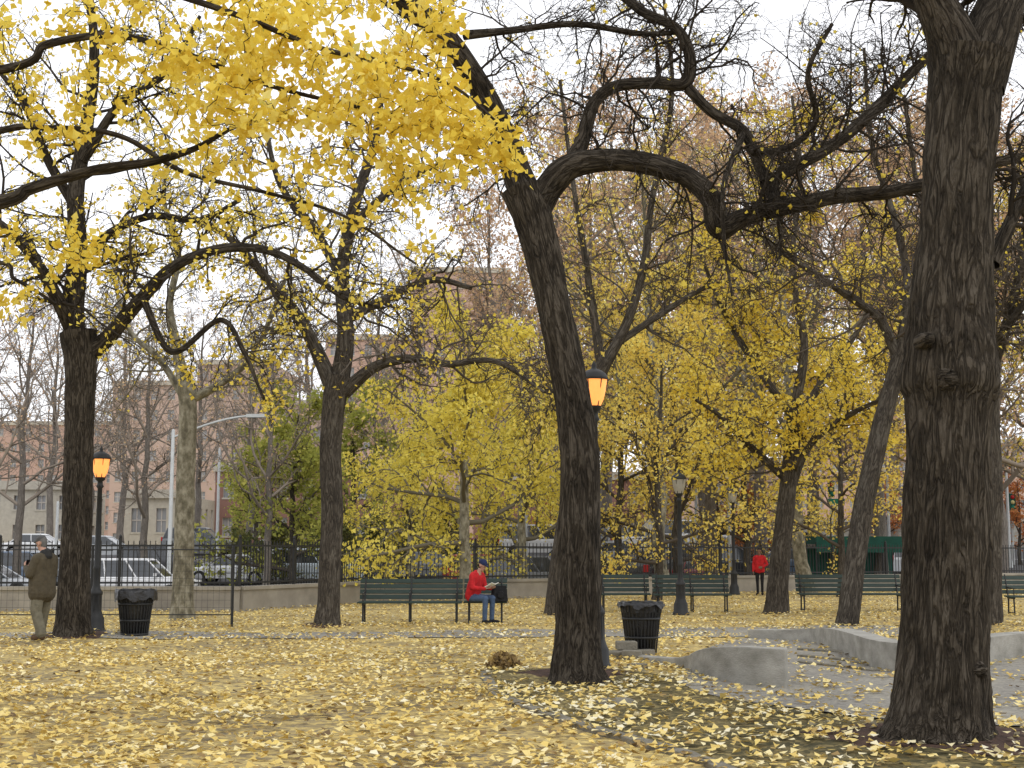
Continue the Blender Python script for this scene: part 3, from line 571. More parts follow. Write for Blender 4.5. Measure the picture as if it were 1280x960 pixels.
# ---------------------------------------------------------------- lamps
M_GLOW=simple('lantern_glass_lit',(.9,.5,.2),(.8,.4,.15),emit=(1.0,.30,.055),es=1.1,rough=.3)
M_GLASS=simple('lantern_glass_off',(.45,.43,.36),(.3,.28,.24),rough=.3)
def lamp(u,d,H,lit=True,z=0):
    e=bpy.data.objects.new('street_lamp',None); scene.collection.objects.link(e); e.location=(XD(u,d),d,z)
    o=Ob(); 
    o.lathe([(.21,0),(.21,.06),(.18,.1),(.17,.28),(.15,.32),(.115,.42),(.105,.7),(.125,.74),(.125,.78),(.085,.84),(.07,.9),(.06,1.2),(.075,1.24),(.06,1.28),(.055,2.0),(.045,H-.72),(.075,H-.68),(.055,H-.64),(.05,H-.58),(.09,H-.55),(.1,H-.5)],M_IRON,seg=16)
    for j in range(8):
        a=j*math.pi/4; o.rod((.105*math.cos(a),.105*math.sin(a),.36),(.1*math.cos(a),.1*math.sin(a),.74),.016,M_IRON)
    o.make('pole',parent=e)
    o=Ob(); o.lathe([(.09,H-.5),(.125,H-.42),(.155,H-.3),(.175,H-.17),(.18,H-.14)],M_GLOW if lit else M_GLASS,seg=18); o.make('lantern_glass',parent=e)
    o=Ob(); o.lathe([(.19,H-.15),(.2,H-.135),(.19,H-.11),(.16,H-.06),(.1,H-.02),(.05,H),(.03,H+.02),(.035,H+.05),(.02,H+.08),(.001,H+.12)],M_IRON,seg=18)
    for j in range(6):
        a=j*math.pi/3; o.rod((.095*math.cos(a),.095*math.sin(a),H-.5),(.185*math.cos(a),.185*math.sin(a),H-.14),.008,M_IRON)
    o.make('lantern_cap',parent=e)
lamp(122,26.6,3.5); lamp(744,18.2,4.0); lamp(850,34,3.5,False); lamp(917,50,3.85,False)
# ---------------------------------------------------------------- benches
M_SLAT=simple('bench_slat_green',(.028,.05,.04),(.018,.032,.026),scale=8,rough=.5,mscale=(1,6,6))
def bench(u0,u1,d,name='park_bench'):
    x0,x1=XD(u0,d),XD(u1,d); L=x1-x0; o=Ob()
    for k in range(4): o.box((L/2,-.23+k*.115,.44+.004*k),(L,.095,.035),M_SLAT)
    for k in range(4): o.box((L/2,.245+k*.035,.55+k*.115),(L,.03,.095),M_SLAT,rx=-.28)
    n=max(2,int(round(L/1.25))+1)
    for j in range(n):
        x=.12+(L-.24)*j/(n-1)
        o.rod((x,-.22,0),(x,-.20,.42),.022,M_IRON); o.rod((x,.2,0),(x,.16,.42),.022,M_IRON)
        o.box((x,-.02,.405),(.045,.46,.035),M_IRON); o.rod((x,.16,.4),(x,.375,.98),.02,M_IRON)
        o.box((x,0,.05),(.03,.42,.03),M_IRON); 
        o.rod((x,-.22,.42),(x,-.22,.64),.014,M_IRON); o.rod((x,-.24,.64),(x,.27,.67),.018,M_IRON)
    return o.make(name,(x0,d,.015),bevel=.006)
bench(449,578,30.2); bench(580,634,30.4); bench(748,812,36); bench(816,912,35.5); bench(996,1128,36); bench(1130,1180,36.2); bench(1255,1350,34)
# ---------------------------------------------------------------- litter bins
M_BAG=simple('black_bag',(.012,.012,.013),(.02,.02,.022),rough=.35,bump=.8,bscale=18,spec=.5)
def bin_(u,v,bag=False,s=1.0):
    g=G(u,v); o=Ob(); H=.84
    for j in range(30):
        a=2*math.pi*j/30; c,s_=math.cos(a),math.sin(a)
        for (r0,z0,r1,z1) in ((.235,.04,.30,.6),(.30,.6,.345,H)): o.rod((r0*c,r0*s_,z0),(r1*c,r1*s_,z1),.011,M_IRON,4)
    for r,z in ((.235,.05),(.262,.3),(.302,.6),(.345,H)):
        o.lathe([(r-.012,z-.018),(r+.012,z-.018),(r+.016,z),(r+.012,z+.018),(r-.012,z+.018)],M_IRON,seg=30)
    o.lathe([(.001,.06),(.21,.06),(.27,.5),(.315,.78),(.33,.83)],M_BAG,seg=24)
    v=[];n=40;f=[]
    for i,(r,z) in enumerate([(.32,.70),(.335,.84),(.365,.87),(.375,.82),(.38,.68 if bag else .79)]):
        for j in range(n):
            a=2*math.pi*j/n; w=(.012*math.sin(7*a+i)+.01*math.sin(13*a)); zz=z+(.03*math.sin(5*a)+.02*math.sin(11*a) if i==4 else .008*math.sin(9*a)); v.append(((r+w)*math.cos(a),(r+w)*math.sin(a),zz))
    for i in range(4):
        for j in range(n): k=(j+1)%n; f.append((i*n+j,i*n+k,(i+1)*n+k,(i+1)*n+j))
    o.add(v,f,M_BAG,True); o.make('litter_bin',(g[0],g[1],0),rng.uniform(0,3),sc=s)
bin_(168,796,True,1.0); bin_(802,820,False,.93)
# ---------------------------------------------------------------- cars
M_TYRE=simple('tyre',(.02,.02,.02),rough=.9); M_HUB=simple('hub',(.35,.35,.36),rough=.35,metal=.7); M_CGL=simple('car_glass',(.03,.035,.04),(.02,.025,.03),rough=.08,spec=.9)
M_RED=simple('tail_light',(.5,.02,.02),rough=.3); M_HEAD=simple('head_light',(.75,.75,.72),rough=.15); M_TRIM=simple('car_trim',(.03,.03,.03),rough=.6); M_PLATE=simple('plate',(.7,.65,.3),rough=.6)
def paint(n,c): return simple('car_paint_'+n,c,tuple(x*.93 for x in c),rough=.25,spec=.6)
CP_={k:paint(k,c) for k,c in dict(white=(.68,.69,.7),silver=(.42,.44,.46),black=(.025,.026,.03),red=(.30,.03,.03),blue=(.12,.17,.25),pale=(.45,.52,.58),yellow=(.75,.48,.03),dkred=(.2,.03,.03),grey=(.15,.16,.17)).items()}
def car(u,d,col,kind='sedan',rot=0.0,name='parked_car'):
    o=Ob(); p=CP_[col]
    if kind=='sedan': L,W,belt,roof=4.6,1.78,.92,1.43; prof=[(-2.3,.35),(-2.28,.62),(-2.22,.86),(-1.55,.93),(-.9,.94),(.9,.92),(1.75,.82),(2.2,.68),(2.3,.5),(2.28,.3)]; gb=(-1.65,1.05); gt=(-1.0,.25)
    elif kind=='suv': L,W,belt,roof=4.6,1.86,1.05,1.72; prof=[(-2.3,.42),(-2.3,.8),(-2.24,1.05),(-1.0,1.06),(.95,1.05),(1.9,.97),(2.2,.84),(2.3,.6),(2.28,.36)]; gb=(-2.2,1.15); gt=(-1.95,.45)
    else: L,W,belt,roof=5.2,1.95,1.15,2.0; prof=[(-2.6,.42),(-2.6,.9),(-2.56,1.15),(1.3,1.15),(2.2,1.02),(2.5,.85),(2.6,.6),(2.58,.36)]; gb=(-2.54,1.6); gt=(-2.45,.95)
    sec=[(-1,.80,.02),(-.97,.92,.01),(-.9,1,0),(.9,1,0),(.97,.92,.01),(1,.80,.02)]
    n=len(prof); zb=.28; v=[];f=[]
    for (yy,kz,_) in sec:
        for (x,z) in prof: v.append((x*(1-.015*abs(yy)),yy*W/2,zb+(z-zb)*kz))
        v.append((prof[-1][0],yy*W/2,zb)); v.append((prof[0][0],yy*W/2,zb))
    m=n+2
    for i in range(len(sec)-1):
        for j in range(m): k=(j+1)%m; f.append((i*m+j,i*m+k,(i+1)*m+k,(i+1)*m+j))
    f+=[tuple(range(m))[::-1],tuple(range((len(sec)-1)*m,len(sec)*m))]
    o.add(v,f,p)
    wb,wt=W/2-.06,W/2-.24; zb2=belt-.03; zr=roof
    def gh(x0,x1,x2,x3,y0,y1,z0,z1,mat): o.add([(x0,-y0,z0),(x1,-y0,z0),(x1,y0,z0),(x0,y0,z0),(x2,-y1,z1),(x3,-y1,z1),(x3,y1,z1),(x2,y1,z1)],[(0,3,2,1),(4,5,6,7),(0,1,5,4),(1,2,6,5),(2,3,7,6),(3,0,4,7)],mat)
    gh(gb[0],gb[1],gt[0],gt[1],wb,wt,zb2,zr-.03,M_CGL)
    gh(gt[0]-.06,gt[1]+.08,gt[0]+.05,gt[1]-.08,wt+.025,wt-.08,zr-.06,zr+.02,p)
    for sx in (-1,1):
        for t in ((0,.0),(.5,.5),(1,1)) if kind=='sedan' else ((0,0),(.33,.3),(.68,.65),(1,1)):
            a=gb[0]+(gb[1]-gb[0])*t[0]; b=gt[0]+(gt[1]-gt[0])*t[1]; o.rod((a,sx*(wb+.004),zb2),(b,sx*(wt+.006),zr-.03),.035,p,4)
        o.box((gb[1]-.3,sx*(W/2+.07),belt+.06),(.12,.16,.12),p)
        o.box((-.3,sx*(W/2+.004),.55),(2.2,.012,.04),M_TRIM)
        for xw in (L*.31,-L*.31):
            o.lathe([(.001,-.02),(.37,-.02),(.385,.0),(.385,.012)],M_TRIM,(xw,sx*(W/2)-(.0 if sx>0 else .012),.36),22,axis='Y')
            y=sx*(W/2-.08)
            o.lathe([(.001,-.105),(.19,-.105),(.21,-.10),(.32,-.10),(.335,-.07),(.335,.07),(.32,.10),(.21,.10),(.19,.105),(.001,.105)],M_TYRE,(xw,y+sx*.012,.335),22,axis='Y')
            o.lathe([(.001,-.115),(.2,-.108),(.2,.108),(.001,.115)],M_HUB,(xw,y+sx*.012,.335),12,False,axis='Y')
        o.box((-L/2+.03,sx*(W/2-.2),.78 if kind=='sedan' else .95),(.1,.3,.16 if kind=='sedan' else .34),M_RED)
        o.box((L/2-.09,sx*(W/2-.26),.66 if kind=='sedan' else .8),(.16,.36,.14),M_HEAD)
    o.box((L/2,0,.44),(.1,W-.15,.18),M_TRIM); o.box((-L/2,0,.44),(.1,W-.15,.18),p); o.box((-L/2-.04,0,.62),(.03,.32,.15),M_PLATE)
    x=XD(u,d)
    o.make(name,(x,d,float(hgt(x,d))+.014),rot,bevel=.025)
for a in [(175,54,'white','suv',.03),(205,70,'black','suv',0),(30,66,'blue','suv',.05),(-10,58,'silver','sedan',0),(95,66,'grey','sedan',0),(292,68,'white','sedan',math.pi-.15),(398,68,'pale','suv',.1),(470,72,'silver','sedan',0),
  (540,70,'grey','sedan',0),(618,64,'red','suv',.2),(668,63,'grey','suv',.15),(583,78,'white','sedan',0),(720,72,'black','sedan',.5),(675,86,'white','van',.0),(805,66,'black','suv',1.2),(857,66,'dkred','sedan',.9),(770,78,'silver','sedan',.4),(742,90,'grey','suv',.3),(800,90,'white','suv',.3),(835,86,'silver','sedan',.3),(870,92,'white','van',.2),
  (350,80,'white','sedan',0),(430,86,'black','suv',0),(510,90,'silver','suv',0),(130,84,'silver','sedan',0),(50,86,'white','sedan',0),(250,88,'grey','suv',0),(640,92,'black','sedan',0),(705,94,'white','sedan',0),(560,92,'dkred','sedan',0),
  (1055,70,'white','sedan',.3),(990,72,'blue','sedan',0),(930,84,'grey','sedan',0),(1160,72,'silver','suv',.1),(905,70,'black','suv',.4),(960,90,'white','suv',0),(1010,88,'silver','sedan',0)]:
    car(*a)
car(1100,72,'yellow','sedan',.1,'taxi')
# ---------------------------------------------------------------- buildings
M_BR1=simple('brick_pink_hazed',(.49,.345,.285),(.42,.285,.235),scale=.6,rough=.95); M_BR2=simple('brick_buff_hazed',(.50,.38,.32),(.43,.32,.27),scale=.5,rough=.95)  # apartment bricks paled, distance haze put into their colour
M_BR3=simple('brick_red',(.26,.15,.125),(.20,.11,.09),scale=.6,rough=.95); M_WIN=simple('window_glass_hazed',(.28,.28,.29),(.18,.19,.20),scale=.35,rough=.2,spec=.7,detail=1)  # window glass lightened, low contrast painted in as distance haze
M_FR=simple('window_frame',(.52,.48,.44),rough=.7); M_STN=simple('pale_stone',(.5,.47,.4),(.38,.35,.3),rough=.9)
GB=ST+2.3
def building(name,cx,cy,Wd,Dp,H,fl,bays,mat,rot=0,steps=None):
    e=bpy.data.objects.new(name,None); scene.collection.objects.link(e); e.location=(cx,cy,GB); e.rotation_euler=(0,0,rot)
    o=Ob()
    def face(org,ux,n,W_,H0,H1,b,f_):
        ux=np.array(ux);n=np.array(n);org=np.array(org); cw=W_/b; ch=(H1-H0)/f_
        for i in range(b):
            for j in range(f_):
                x0,x1=i*cw,(i+1)*cw; z0,z1=H0+j*ch,H0+(j+1)*ch; a,bb=x0+cw*.3,x1-cw*.3; c,dd=z0+ch*.32,z1-ch*.2
                def P(x,z,k=0): return org+ux*x+np.array([0,0,z])+n*k
                o.add([P(x0,z0),P(x1,z0),P(x1,z1),P(x0,z1),P(a,c),P(bb,c),P(bb,dd),P(a,dd)],[(0,1,5,4),(1,2,6,5),(2,3,7,6),(3,0,4,7)],mat)
                o.add([P(a,c),P(bb,c),P(bb,dd),P(a,dd),P(a,c,.25),P(bb,c,.25),P(bb,dd,.25),P(a,dd,.25)],[(0,1,5,4),(1,2,6,5),(2,3,7,6),(3,0,4,7)],M_FR)
                o.add([P(a,c,.25),P(bb,c,.25),P(bb,dd,.25),P(a,dd,.25)],[(0,1,2,3)],M_WIN)
                m_=(c+dd)/2; o.add([P(a,m_-.05,.2),P(bb,m_-.05,.2),P(bb,m_+.05,.2),P(a,m_+.05,.2)],[(0,1,2,3)],M_FR)
                mm=(a+bb)/2; o.add([P(mm-.04,c,.19),P(mm+.04,c,.19),P(mm+.04,dd,.19),P(mm-.04,dd,.19)],[(0,1,2,3)],M_FR)
                o.add([P(a-.1,c-.14,-.06),P(bb+.1,c-.14,-.06),P(bb+.1,c,-.06),P(a-.1,c,-.06)],[(0,1,2,3)],M_STN)
    vol=steps or [(-Wd/2,Wd/2,0,H)]
    for (x0,x1,z0,z1) in vol:
        f_=max(1,int(round((z1-z0)/(H/fl)))); b=max(1,int(round((x1-x0)/(Wd/bays)))); bd=max(1,int(round(Dp/(Wd/bays))))
        face((x0,0,0),(1,0,0),(0,1,0),x1-x0,z0,z1,b,f_); face((x1,0,0),(0,1,0),(-1,0,0),Dp,z0,z1,bd,f_); face((x0,Dp,0),(0,-1,0),(1,0,0),Dp,z0,z1,bd,f_)
        o.add([(x0,0,z1),(x1,0,z1),(x1,Dp,z1),(x0,Dp,z1)],[(0,1,2,3)],M_STN)
        o.box(((x0+x1)/2,-.05,z1+.35),(x1-x0+.3,.5,.7),M_STN)
    o.make('walls_and_windows',parent=e)
building('brick_apartment_building',XD(570,175),175,34,16,36,12,14,M_BR1,.06,[(-17,-6,0,27),(-6,7,0,36),(7,17,0,24)])
building('brick_apartment_building',XD(290,205),205,38,16,28,9,15,M_BR2,-.05,[(-19,-6,0,24.9),(-6,6,0,28),(6,19,0,21.8)])
building('brick_apartment_building',XD(90,240),240,44,16,22,8,18,M_BR1)
building('brick_shop_building',XD(385,116),116,16,10,6.5,2,7,M_BR3)
building('brick_shop_building',XD(720,120),120,18,10,6,2,7,M_BR3)
building('stone_house',XD(20,108),108,9,8,4.6,2,5,M_STN)
building('stone_house',XD(200,110),110,6,8,4.0,1,3,M_STN)
building('brick_apartment_building',XD(1100,200),200,24,14,16,6,10,M_BR1,-.1)
building('brick_apartment_building',XD(960,220),220,30,14,14,5,10,M_BR2)
building('brick_apartment_building',XD(1290,230),230,30,14,18,6,10,M_BR2)
o=Ob(); x0,x1=XD(895,99),XD(1400,99); o.box(((x0+x1)/2,99,2.4),(x1-x0,.5,2.6),M_CONC); 
for x in np.arange(x0,x1,2.5): o.box((x,98.7,2.4),(.25,.12,2.5),M_CONC2)
o.box(((x0+x1)/2,98.9,3.8),(x1-x0,.7,.2),M_STN); o.make('retaining_wall')
M_GRN=simple('green_canvas',(.02,.10,.075),(.015,.07,.05),rough=.8)
o=Ob(); x0,x1=XD(1020,64),XD(1130,64); o.box(((x0+x1)/2,65,2.1),(x1-x0,2.2,.35),M_GRN); o.box(((x0+x1)/2,63.85,1.75),(x1-x0,.04,.45),M_GRN)
for x in np.linspace(x0,x1,5): o.rod((x,63.9,ST),(x,63.9,2.0),.04,M_IRON); o.rod((x,66,ST),(x,66,2.0),.04,M_IRON)
o.box(((x0+x1)/2,66,.8),(x1-x0,.05,2.0),M_GRN); o.make('market_stall')
M_POLE=simple('pale_pole',(.5,.52,.52),rough=.5); M_SG=simple('sign_green',(.01,.2,.12),rough=.5); M_SW=simple('sign_white',(.75,.75,.73),rough=.5); M_SO=simple('sign_orange',(.7,.15,.03),rough=.5)
def pole(u,d,H,name='light_pole',arm=0,armz=0):
    o=Ob(); o.lathe([(.16,0),(.14,.3),(.1,.5),(.07,H),(.001,H+.05)],M_POLE,seg=10)
    if arm:
        P=[(arm*t,0,H-.3+armz*math.sin(t*1.4)) for t in np.linspace(0,1,8)]
        for a,b in zip(P,P[1:]): o.rod(a,b,.045,M_POLE)
        o.box((P[-1][0]+.3*np.sign(arm),0,P[-1][2]),(.75,.3,.14),M_POLE)
    x=XD(u,d); return o.make(name,(x,d,float(hgt(x,d))),bevel=0)
pole(212,56,7.0,'street_light',3.1,.9); pole(271,78,6.8); pole(658,75,6.5); pole(871,74,5.6); pole(912,61,6.8,'street_light',-1.6,.5); pole(1053,82,5,'street_light',1.5,.4); pole(70,70,4.0); pole(1020,90,7); pole(808,80,5); pole(1112,84,7); pole(1262,78,8,'street_light',-2,.5)
def sign(u,v,d,w,h,mat,name='traffic_sign',dia=False):
    z=S(u,v,d)[2]; o=Ob(); o.rod((0,.05,ST),(0,.05,z+h/2),.035,M_POLE); o.box((0,0,z),(w,.03,h),mat,ry=math.pi/4 if dia else 0); o.box((0,.02,z),(w*1.06,.02,h*1.06),M_IRON,ry=math.pi/4 if dia else 0); o.make(name,(XD(u,d),d,0))
sign(813,657,66,.5,.5,M_SW,dia=True); sign(1047,627,75,.9,.3,M_SG); sign(1047,640,75.4,.5,.6,M_SW); sign(618,652,76,1.0,.6,M_SW); sign(938,642,80,.9,.35,M_SG); sign(946,652,76,.5,.5,M_SO,dia=True)
def signal(u,v,d):
    z=S(u,v,d)[2]; o=Ob(); o.lathe([(.1,ST),(.07,z+.6)],M_POLE,seg=8); o.box((0,-.2,z),(.35,.3,1.0),M_GRN)
    for k,c in enumerate((M_RED,M_PLATE,M_SG)): o.lathe([(.001,-.02),(.11,-.02),(.12,.02)],c,(0,-.37,z+.3-.3*k),10,axis='Y')
    o.make('traffic_light',(XD(u,d),d,0))
signal(932,630,84); signal(1040,612,86); signal(1266,628,80)
# ---------------------------------------------------------------- people
def caps(bones,seg=14):
    V=[];Fc=[]
    for b in bones:
        p0,p1,r0,r1=Vector(b[0]),Vector(b[1]),b[2],b[3]; d=p1-p0; L=d.length
        d=d.normalized() if L>1e-6 else Vector((0,0,1)); q=Vector((0,0,1)).rotation_difference(d); rings=[]
        for a in (-75,-50,-25,0): a=math.radians(a); rings.append((r0*math.cos(a),r0*math.sin(a)))
        for a in (0,25,50,75): a=math.radians(a); rings.append((r1*math.cos(a),L+r1*math.sin(a)))
        base=len(V)
        for r,z in rings:
            for j in range(seg): t=2*math.pi*j/seg; V.append(p0+q@Vector((r*math.cos(t),r*math.sin(t),z)))
        V.append(p0-d*r0); V.append(p1+d*r1); n=len(rings)
        for i in range(n-1):
            for j in range(seg): k=(j+1)%seg; Fc.append((base+i*seg+j,base+i*seg+k,base+(i+1)*seg+k,base+(i+1)*seg+j))
        for j in range(seg): k=(j+1)%seg; Fc.append((base+n*seg,base+k,base+j)); Fc.append((base+n*seg+1,base+(n-1)*seg+j,base+(n-1)*seg+k))
    return V,Fc
def fuse(name,bones,voxel,parent,smooth=3):
    V,Fc=caps(bones); me=bpy.data.meshes.new(name); me.from_pydata(V,[],Fc); me.update()
    o=link(name,me); r=o.modifiers.new('r','REMESH'); r.mode='VOXEL'; r.voxel_size=voxel; r.use_smooth_shade=True
    s=o.modifiers.new('s','SMOOTH'); s.factor=.5; s.iterations=smooth
    dg=bpy.context.evaluated_depsgraph_get(); nm=bpy.data.meshes.new_from_object(o.evaluated_get(dg)); o.modifiers.clear(); o.data=nm
    mats=[]; 
    for b in bones:
        if b[4] not in mats: mats.append(b[4])
    nm.materials.clear()
    for m in mats: nm.materials.append(m)
    n=len(nm.polygons); C=np.empty(n*3); nm.polygons.foreach_get('center',C); C=C.reshape(-1,3); best=np.full(n,1e9); mi=np.zeros(n,int)
    for b in bones:
        a=np.array(b[0],float);c=np.array(b[1],float);d=c-a; L2=max(d@d,1e-9); t=np.clip(((C-a)@d)/L2,0,1); ds=np.linalg.norm(C-(a+t[:,None]*d),axis=1)-(b[2]+(b[3]-b[2])*t)
        u=ds<best; best[u]=ds[u]; mi[u]=mats.index(b[4])
    nm.polygons.foreach_set('material_index',mi); nm.polygons.foreach_set('use_smooth',np.ones(n,bool)); nm.update(); o.parent=parent; return o
SKIN=simple('skin',(.45,.27,.2),(.4,.23,.17),rough=.6); SKIN2=simple('skin_brown',(.22,.12,.08),(.18,.1,.07),rough=.6)
def hand(w,d,nrm_,side,mat,curl=.5):
    w=Vector(w);d=Vector(d).normalized();n=Vector(nrm_); n=(n-d*n.dot(d)).normalized(); s=d.cross(n)*side; B=[]
    for k in (-.025,-.008,.009,.026): B.append((w,w+d*.085+s*k,.018,.014,mat))
    for k,L in ((-.032,.07),(-.011,.08),(.011,.075),(.031,.06)):
        p=w+d*.088+s*k; a=0
        for seg_,f in enumerate((.45,.3,.25)):
            a+=curl*(.5+.35*seg_); dd=d*math.cos(a)+n*math.sin(a); q=p+dd*L*f; B.append((p,q,.0095-.001*seg_,.0088-.001*seg_,mat)); p=q
    p=w+d*.03-s*.03; q=p+(d*.6-s*.7+n*.3).normalized()*.04; B.append((p,q,.013,.011,mat)); B.append((q,q+(d*.85-s*.2+n*.5).normalized()*.035,.011,.009,mat))
    return B
SKINLIP=simple('lips',(.32,.14,.11),rough=.6); EYE=simple('eye',(.03,.02,.02),rough=.3)
def head(c,fw,mat,hair,cap=None,up=(0,0,1)):
    c=Vector(c);f=Vector(fw).normalized();u=Vector(up); u=(u-f*u.dot(f)).normalized(); s=f.cross(u).normalized(); B=[]
    B.append((c+u*.03-f*.02,c+u*.03+f*.02,.078,.072,mat)); B.append((c-u*.02+f*.025,c-u*.085+f*.045,.055,.036,mat))
    B.append((c+f*.088+u*.0,c+f*.104-u*.03,.009,.014,mat)); B.append((c+f*.076-u*.058-s*.014,c+f*.076-u*.058+s*.014,.010,.010,SKINLIP))
    for k in (-1,1): B.append((c+s*k*.074+u*.01,c+s*k*.077-u*.03,.014,.012,mat)); B.append((c+f*.084+u*.015+s*k*.030,c+f*.084+u*.015+s*k*.034,.010,.010,EYE))
    B.append((c+u*.055-f*.03,c+u*.055+f*.01,.080,.074,hair)); B.append((c-f*.045+u*.02,c-f*.045-u*.035,.068,.052,hair))
    if cap:
        B.append((c+u*.066-f*.022,c+u*.066+f*.018,.084,.078,cap)); 
        for k in (-.04,-.015,.015,.04): B.append((c+u*.062+f*.07+s*k,c+u*.048+f*.145+s*k*.7,.013,.009,cap))
    return B
def person(name,loc,yaw,bones,hands,extra=None):
    e=bpy.data.objects.new(name,None); scene.collection.objects.link(e); e.location=loc; e.rotation_euler=(0,0,yaw)
    fuse('body',bones,.011,e); 
    for i,h in enumerate(hands): fuse('hand',h,.0045,e,1)
    if extra: extra(e)
    return e
def M_(n,c,s=12): return simple(n,c,tuple(x*.6 for x in c),scale=s,rough=.9,bump=.6,bscale=20)
OLV=M_('olive_jacket',(.085,.07,.045)); KHK=M_('khaki_trousers',(.17,.155,.11)); BRN=M_('brown_shoes',(.10,.06,.03)); GRH=M_('grey_hair',(.16,.155,.15)); HOOD=M_('dark_hood',(.03,.03,.03)); DCAP=M_('grey_cap',(.09,.09,.09))
REDJ=M_('red_jacket',(.55,.02,.025)); JEAN=M_('blue_jeans',(.07,.11,.19)); BLK=M_('black_cloth',(.015,.015,.017)); DKH=M_('dark_hair',(.02,.015,.012)); NAVY=M_('navy_cap',(.02,.03,.09)); PAPER=simple('paper',(.7,.7,.66))
def legs(B,m,sh,hip=.93,st=.11,step=0.0,r=(.092,.078,.07,.068)):
    for k in (-1,1):
        h=(k*.09,0,hip); kn=(k*(st+.005),.03+k*step*.3,.50); an=(k*st,-.01+k*step,.12)
        B+= [(h,kn,r[0],r[1],m),(kn,an,r[2],r[3],m),((k*st,-.03+k*step,.055),(k*(st+.02),.16+k*step,.042),.050,.040,sh)]
B=[]; legs(B,KHK,BRN,st=.135,step=.14,r=(.115,.10,.092,.086))
for x in (-.10,0,.10): B+=[((x,.0,.80),(x*1.0,.01,1.12),.165,.15,OLV),((x,0.01,1.12),(x*1.1,-.03,1.36),.15,.12,OLV)]
B+=[((-.155,-.03,1.41),(.155,-.03,1.41),.088,.088,OLV),((0,-.02,1.4),(0,.02,1.56),.062,.055,SKIN),((0,-.08,1.45),(0,-.085,1.50),.09,.075,HOOD),((-.06,-.04,1.485),(.06,-.04,1.485),.062,.062,HOOD)]
for k in (-1,1): B+=[((k*.21,-.03,1.39),(k*.29,.03,1.12),.082,.072,OLV),((k*.29,.03,1.12),(k*.11,.28,1.24),.07,.05,OLV)]
B+=head((0,.06,1.655),(0,1,-.25),SKIN,GRH,DCAP)
HN=[hand((k*.10,.295,1.25),(-k*.5,.8,.35),(-k*.5,-.2,.2),-k,SKIN,.6) for k in (-1,1)]
def phone(e): o=Ob(); o.box((0,.37,1.31),(.075,.012,.15),BLK,rx=.5); o.make('phone',parent=e,bevel=.004)
g=G(50,803); person('standing_man',(g[0],g[1],float(hgt(g[0],g[1]))+.03),math.radians(66),B,HN,phone)
B=[]
for k in (-1,1):
    B+=[((k*.09,.0,.56),(k*.13,.42,.55),.09,.07,JEAN),((k*.13,.42,.55),(k*.13,.40,.12),.066,.052,JEAN),((k*.13,.38,.06),(k*.15,.57,.045),.048,.038,BLK)]
for x in (-.08,0,.08): B+=[((x,-.02,.60),(x,.03,.80),.125,.12,REDJ),((x,.03,.80),(x*1.15,.10,1.00),.12,.10,REDJ)]
B+=[((-.14,.10,1.05),(.14,.10,1.05),.078,.078,REDJ),((0,.12,1.03),(0,.18,1.17),.055,.052,SKIN),((-.045,.09,1.11),(.045,.09,1.11),.052,.052,REDJ)]
for k in (-1,1): B+=[((k*.185,.1,1.03),(k*.24,.14,.78),.068,.056,REDJ),((k*.24,.14,.78),(k*.11,.38,.76),.054,.042,REDJ)]
B+=head((0,.24,1.255),(0,.9,-.5),SKIN,DKH,NAVY,up=(0,.3,.95))
HN=[hand((k*.10,.395,.765),(-k*.3,.9,.1),(0,-.1,1),k,SKIN,.5) for k in (-1,1)]
def book(e):
    o=Ob(); o.box((-.07,.50,.83),(.14,.2,.012),PAPER,ry=.25,rx=.5); o.box((.07,.50,.83),(.14,.2,.012),PAPER,ry=-.25,rx=.5); o.make('book',parent=e)
person('seated_man',(XD(592,30.1),30.1,-.0),math.radians(-125),B,HN,book)
o=Ob(); o.box((0,0,.17),(.34,.24,.34),BLK,tap=.8); o.lathe([(.001,-.02),(.08,-.02),(.09,.02),(.001,.03)],BLK,(0,-.13,.14),12,axis='Y'); o.rod((-.07,0,.33),(-.03,0,.42),.012,BLK); o.rod((.07,0,.33),(.03,0,.42),.012,BLK); o.rod((-.03,0,.42),(.03,0,.42),.012,BLK)
o.make('backpack',(XD(624,30.1),30.1,.48),.3,bevel=.04)
B=[]; legs(B,BLK,DKH,hip=.9,st=.08,r=(.085,.06,.055,.045))
for x in (-.075,0,.075): B+=[((x,.0,.88),(x,.0,1.1),.115,.10,REDJ),((x,0,1.1),(x*1.1,0,1.32),.105,.09,REDJ)]
B+=[((-.12,0,1.36),(.12,0,1.36),.07,.07,REDJ),((0,0,1.36),(0,0.01,1.48),.05,.048,SKIN2)]
B+=[((-.17,0,1.34),(-.27,.0,1.10),.06,.05,REDJ),((-.27,0,1.10),(-.13,.14,1.0),.048,.04,REDJ),((.17,0,1.34),(.22,.0,1.08),.06,.05,REDJ),((.22,0,1.08),(.22,.1,.86),.048,.038,REDJ)]
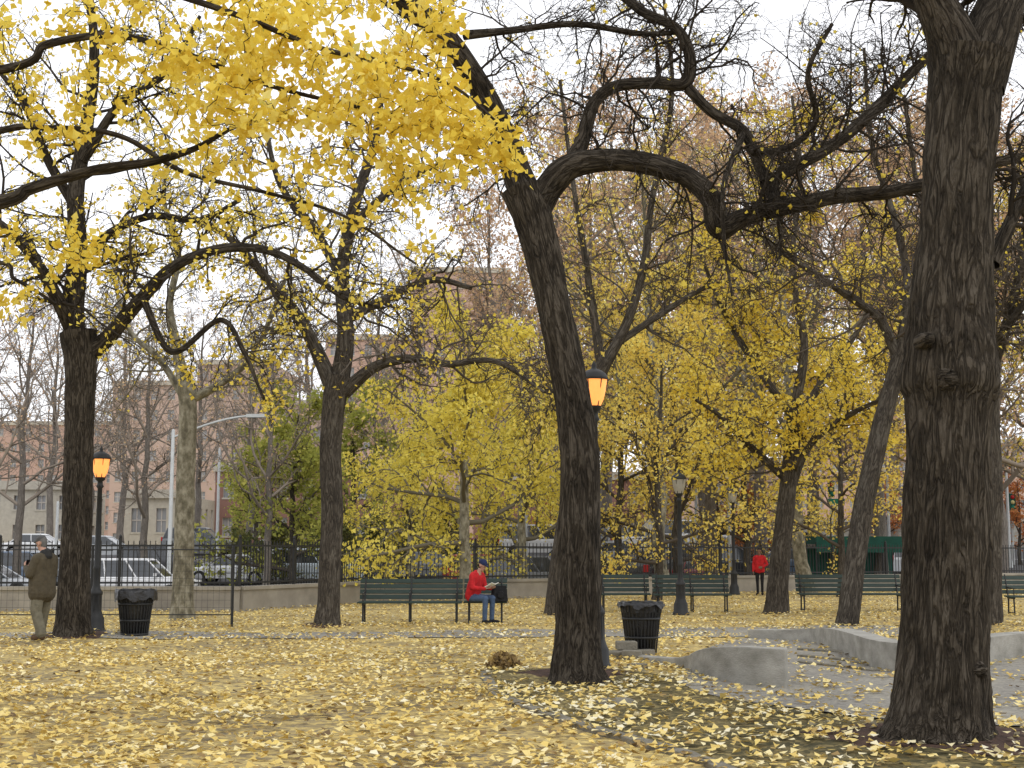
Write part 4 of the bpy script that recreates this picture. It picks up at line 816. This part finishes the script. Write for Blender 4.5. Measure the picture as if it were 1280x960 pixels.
B+=head((0,.02,1.56),(0,1,-.05),SKIN2,DKH)
HN=[hand((-.12,.15,1.0),(.8,.5,-.1),(0,-1,.1),-1,SKIN2,.5),hand((.22,.105,.85),(0,.15,-1),(-1,0,0),1,SKIN2,.4)]
g=(XD(949,49.5),49.5); person('standing_woman',(g[0],g[1],float(hgt(g[0],g[1]))+.01),math.radians(165),B,HN)
# ---------------------------------------------------------------- light, sky, camera
EL,AZ=math.radians(48),math.radians(150)
w=bpy.data.worlds.new('World'); scene.world=w; w.use_nodes=True; nt=w.node_tree; nt.nodes.clear(); L=nt.links
out=nt.nodes.new('ShaderNodeOutputWorld'); bg=nt.nodes.new('ShaderNodeBackground'); sk=nt.nodes.new('ShaderNodeTexSky'); sk.sky_type='NISHITA'; sk.sun_disc=False; sk.sun_elevation=EL; sk.sun_rotation=AZ
hs=nt.nodes.new('ShaderNodeHueSaturation'); hs.inputs['Saturation'].default_value=.15
mx=nt.nodes.new('ShaderNodeMixRGB'); mx.inputs[0].default_value=.8; mx.inputs[2].default_value=(9.9,10.0,10.4,1)
L.new(sk.outputs[0],hs.inputs['Color']); L.new(hs.outputs[0],mx.inputs[1]); L.new(mx.outputs[0],bg.inputs[0]); bg.inputs[1].default_value=.148; L.new(bg.outputs[0],out.inputs[0])
sl=bpy.data.lights.new('sun','SUN'); sl.energy=.8; sl.angle=math.radians(30); sl.color=(1,.97,.93); so=bpy.data.objects.new('sun',sl); scene.collection.objects.link(so)
sd=Vector((math.sin(AZ)*math.cos(EL),math.cos(AZ)*math.cos(EL),math.sin(EL))); so.rotation_euler=sd.to_track_quat('Z','Y').to_euler()
cam=bpy.data.cameras.new('camera'); co=bpy.data.objects.new('camera',cam); scene.collection.objects.link(co); co.location=(0,0,CAMH); co.rotation_euler=(math.pi/2+PIT,0,0)
cam.sensor_width=36; cam.lens=F/1280*36; cam.clip_end=2000; scene.camera=co
scene.view_settings.view_transform='Standard'; scene.view_settings.look='None'; scene.view_settings.exposure=0
print('done',time.time()-T0)
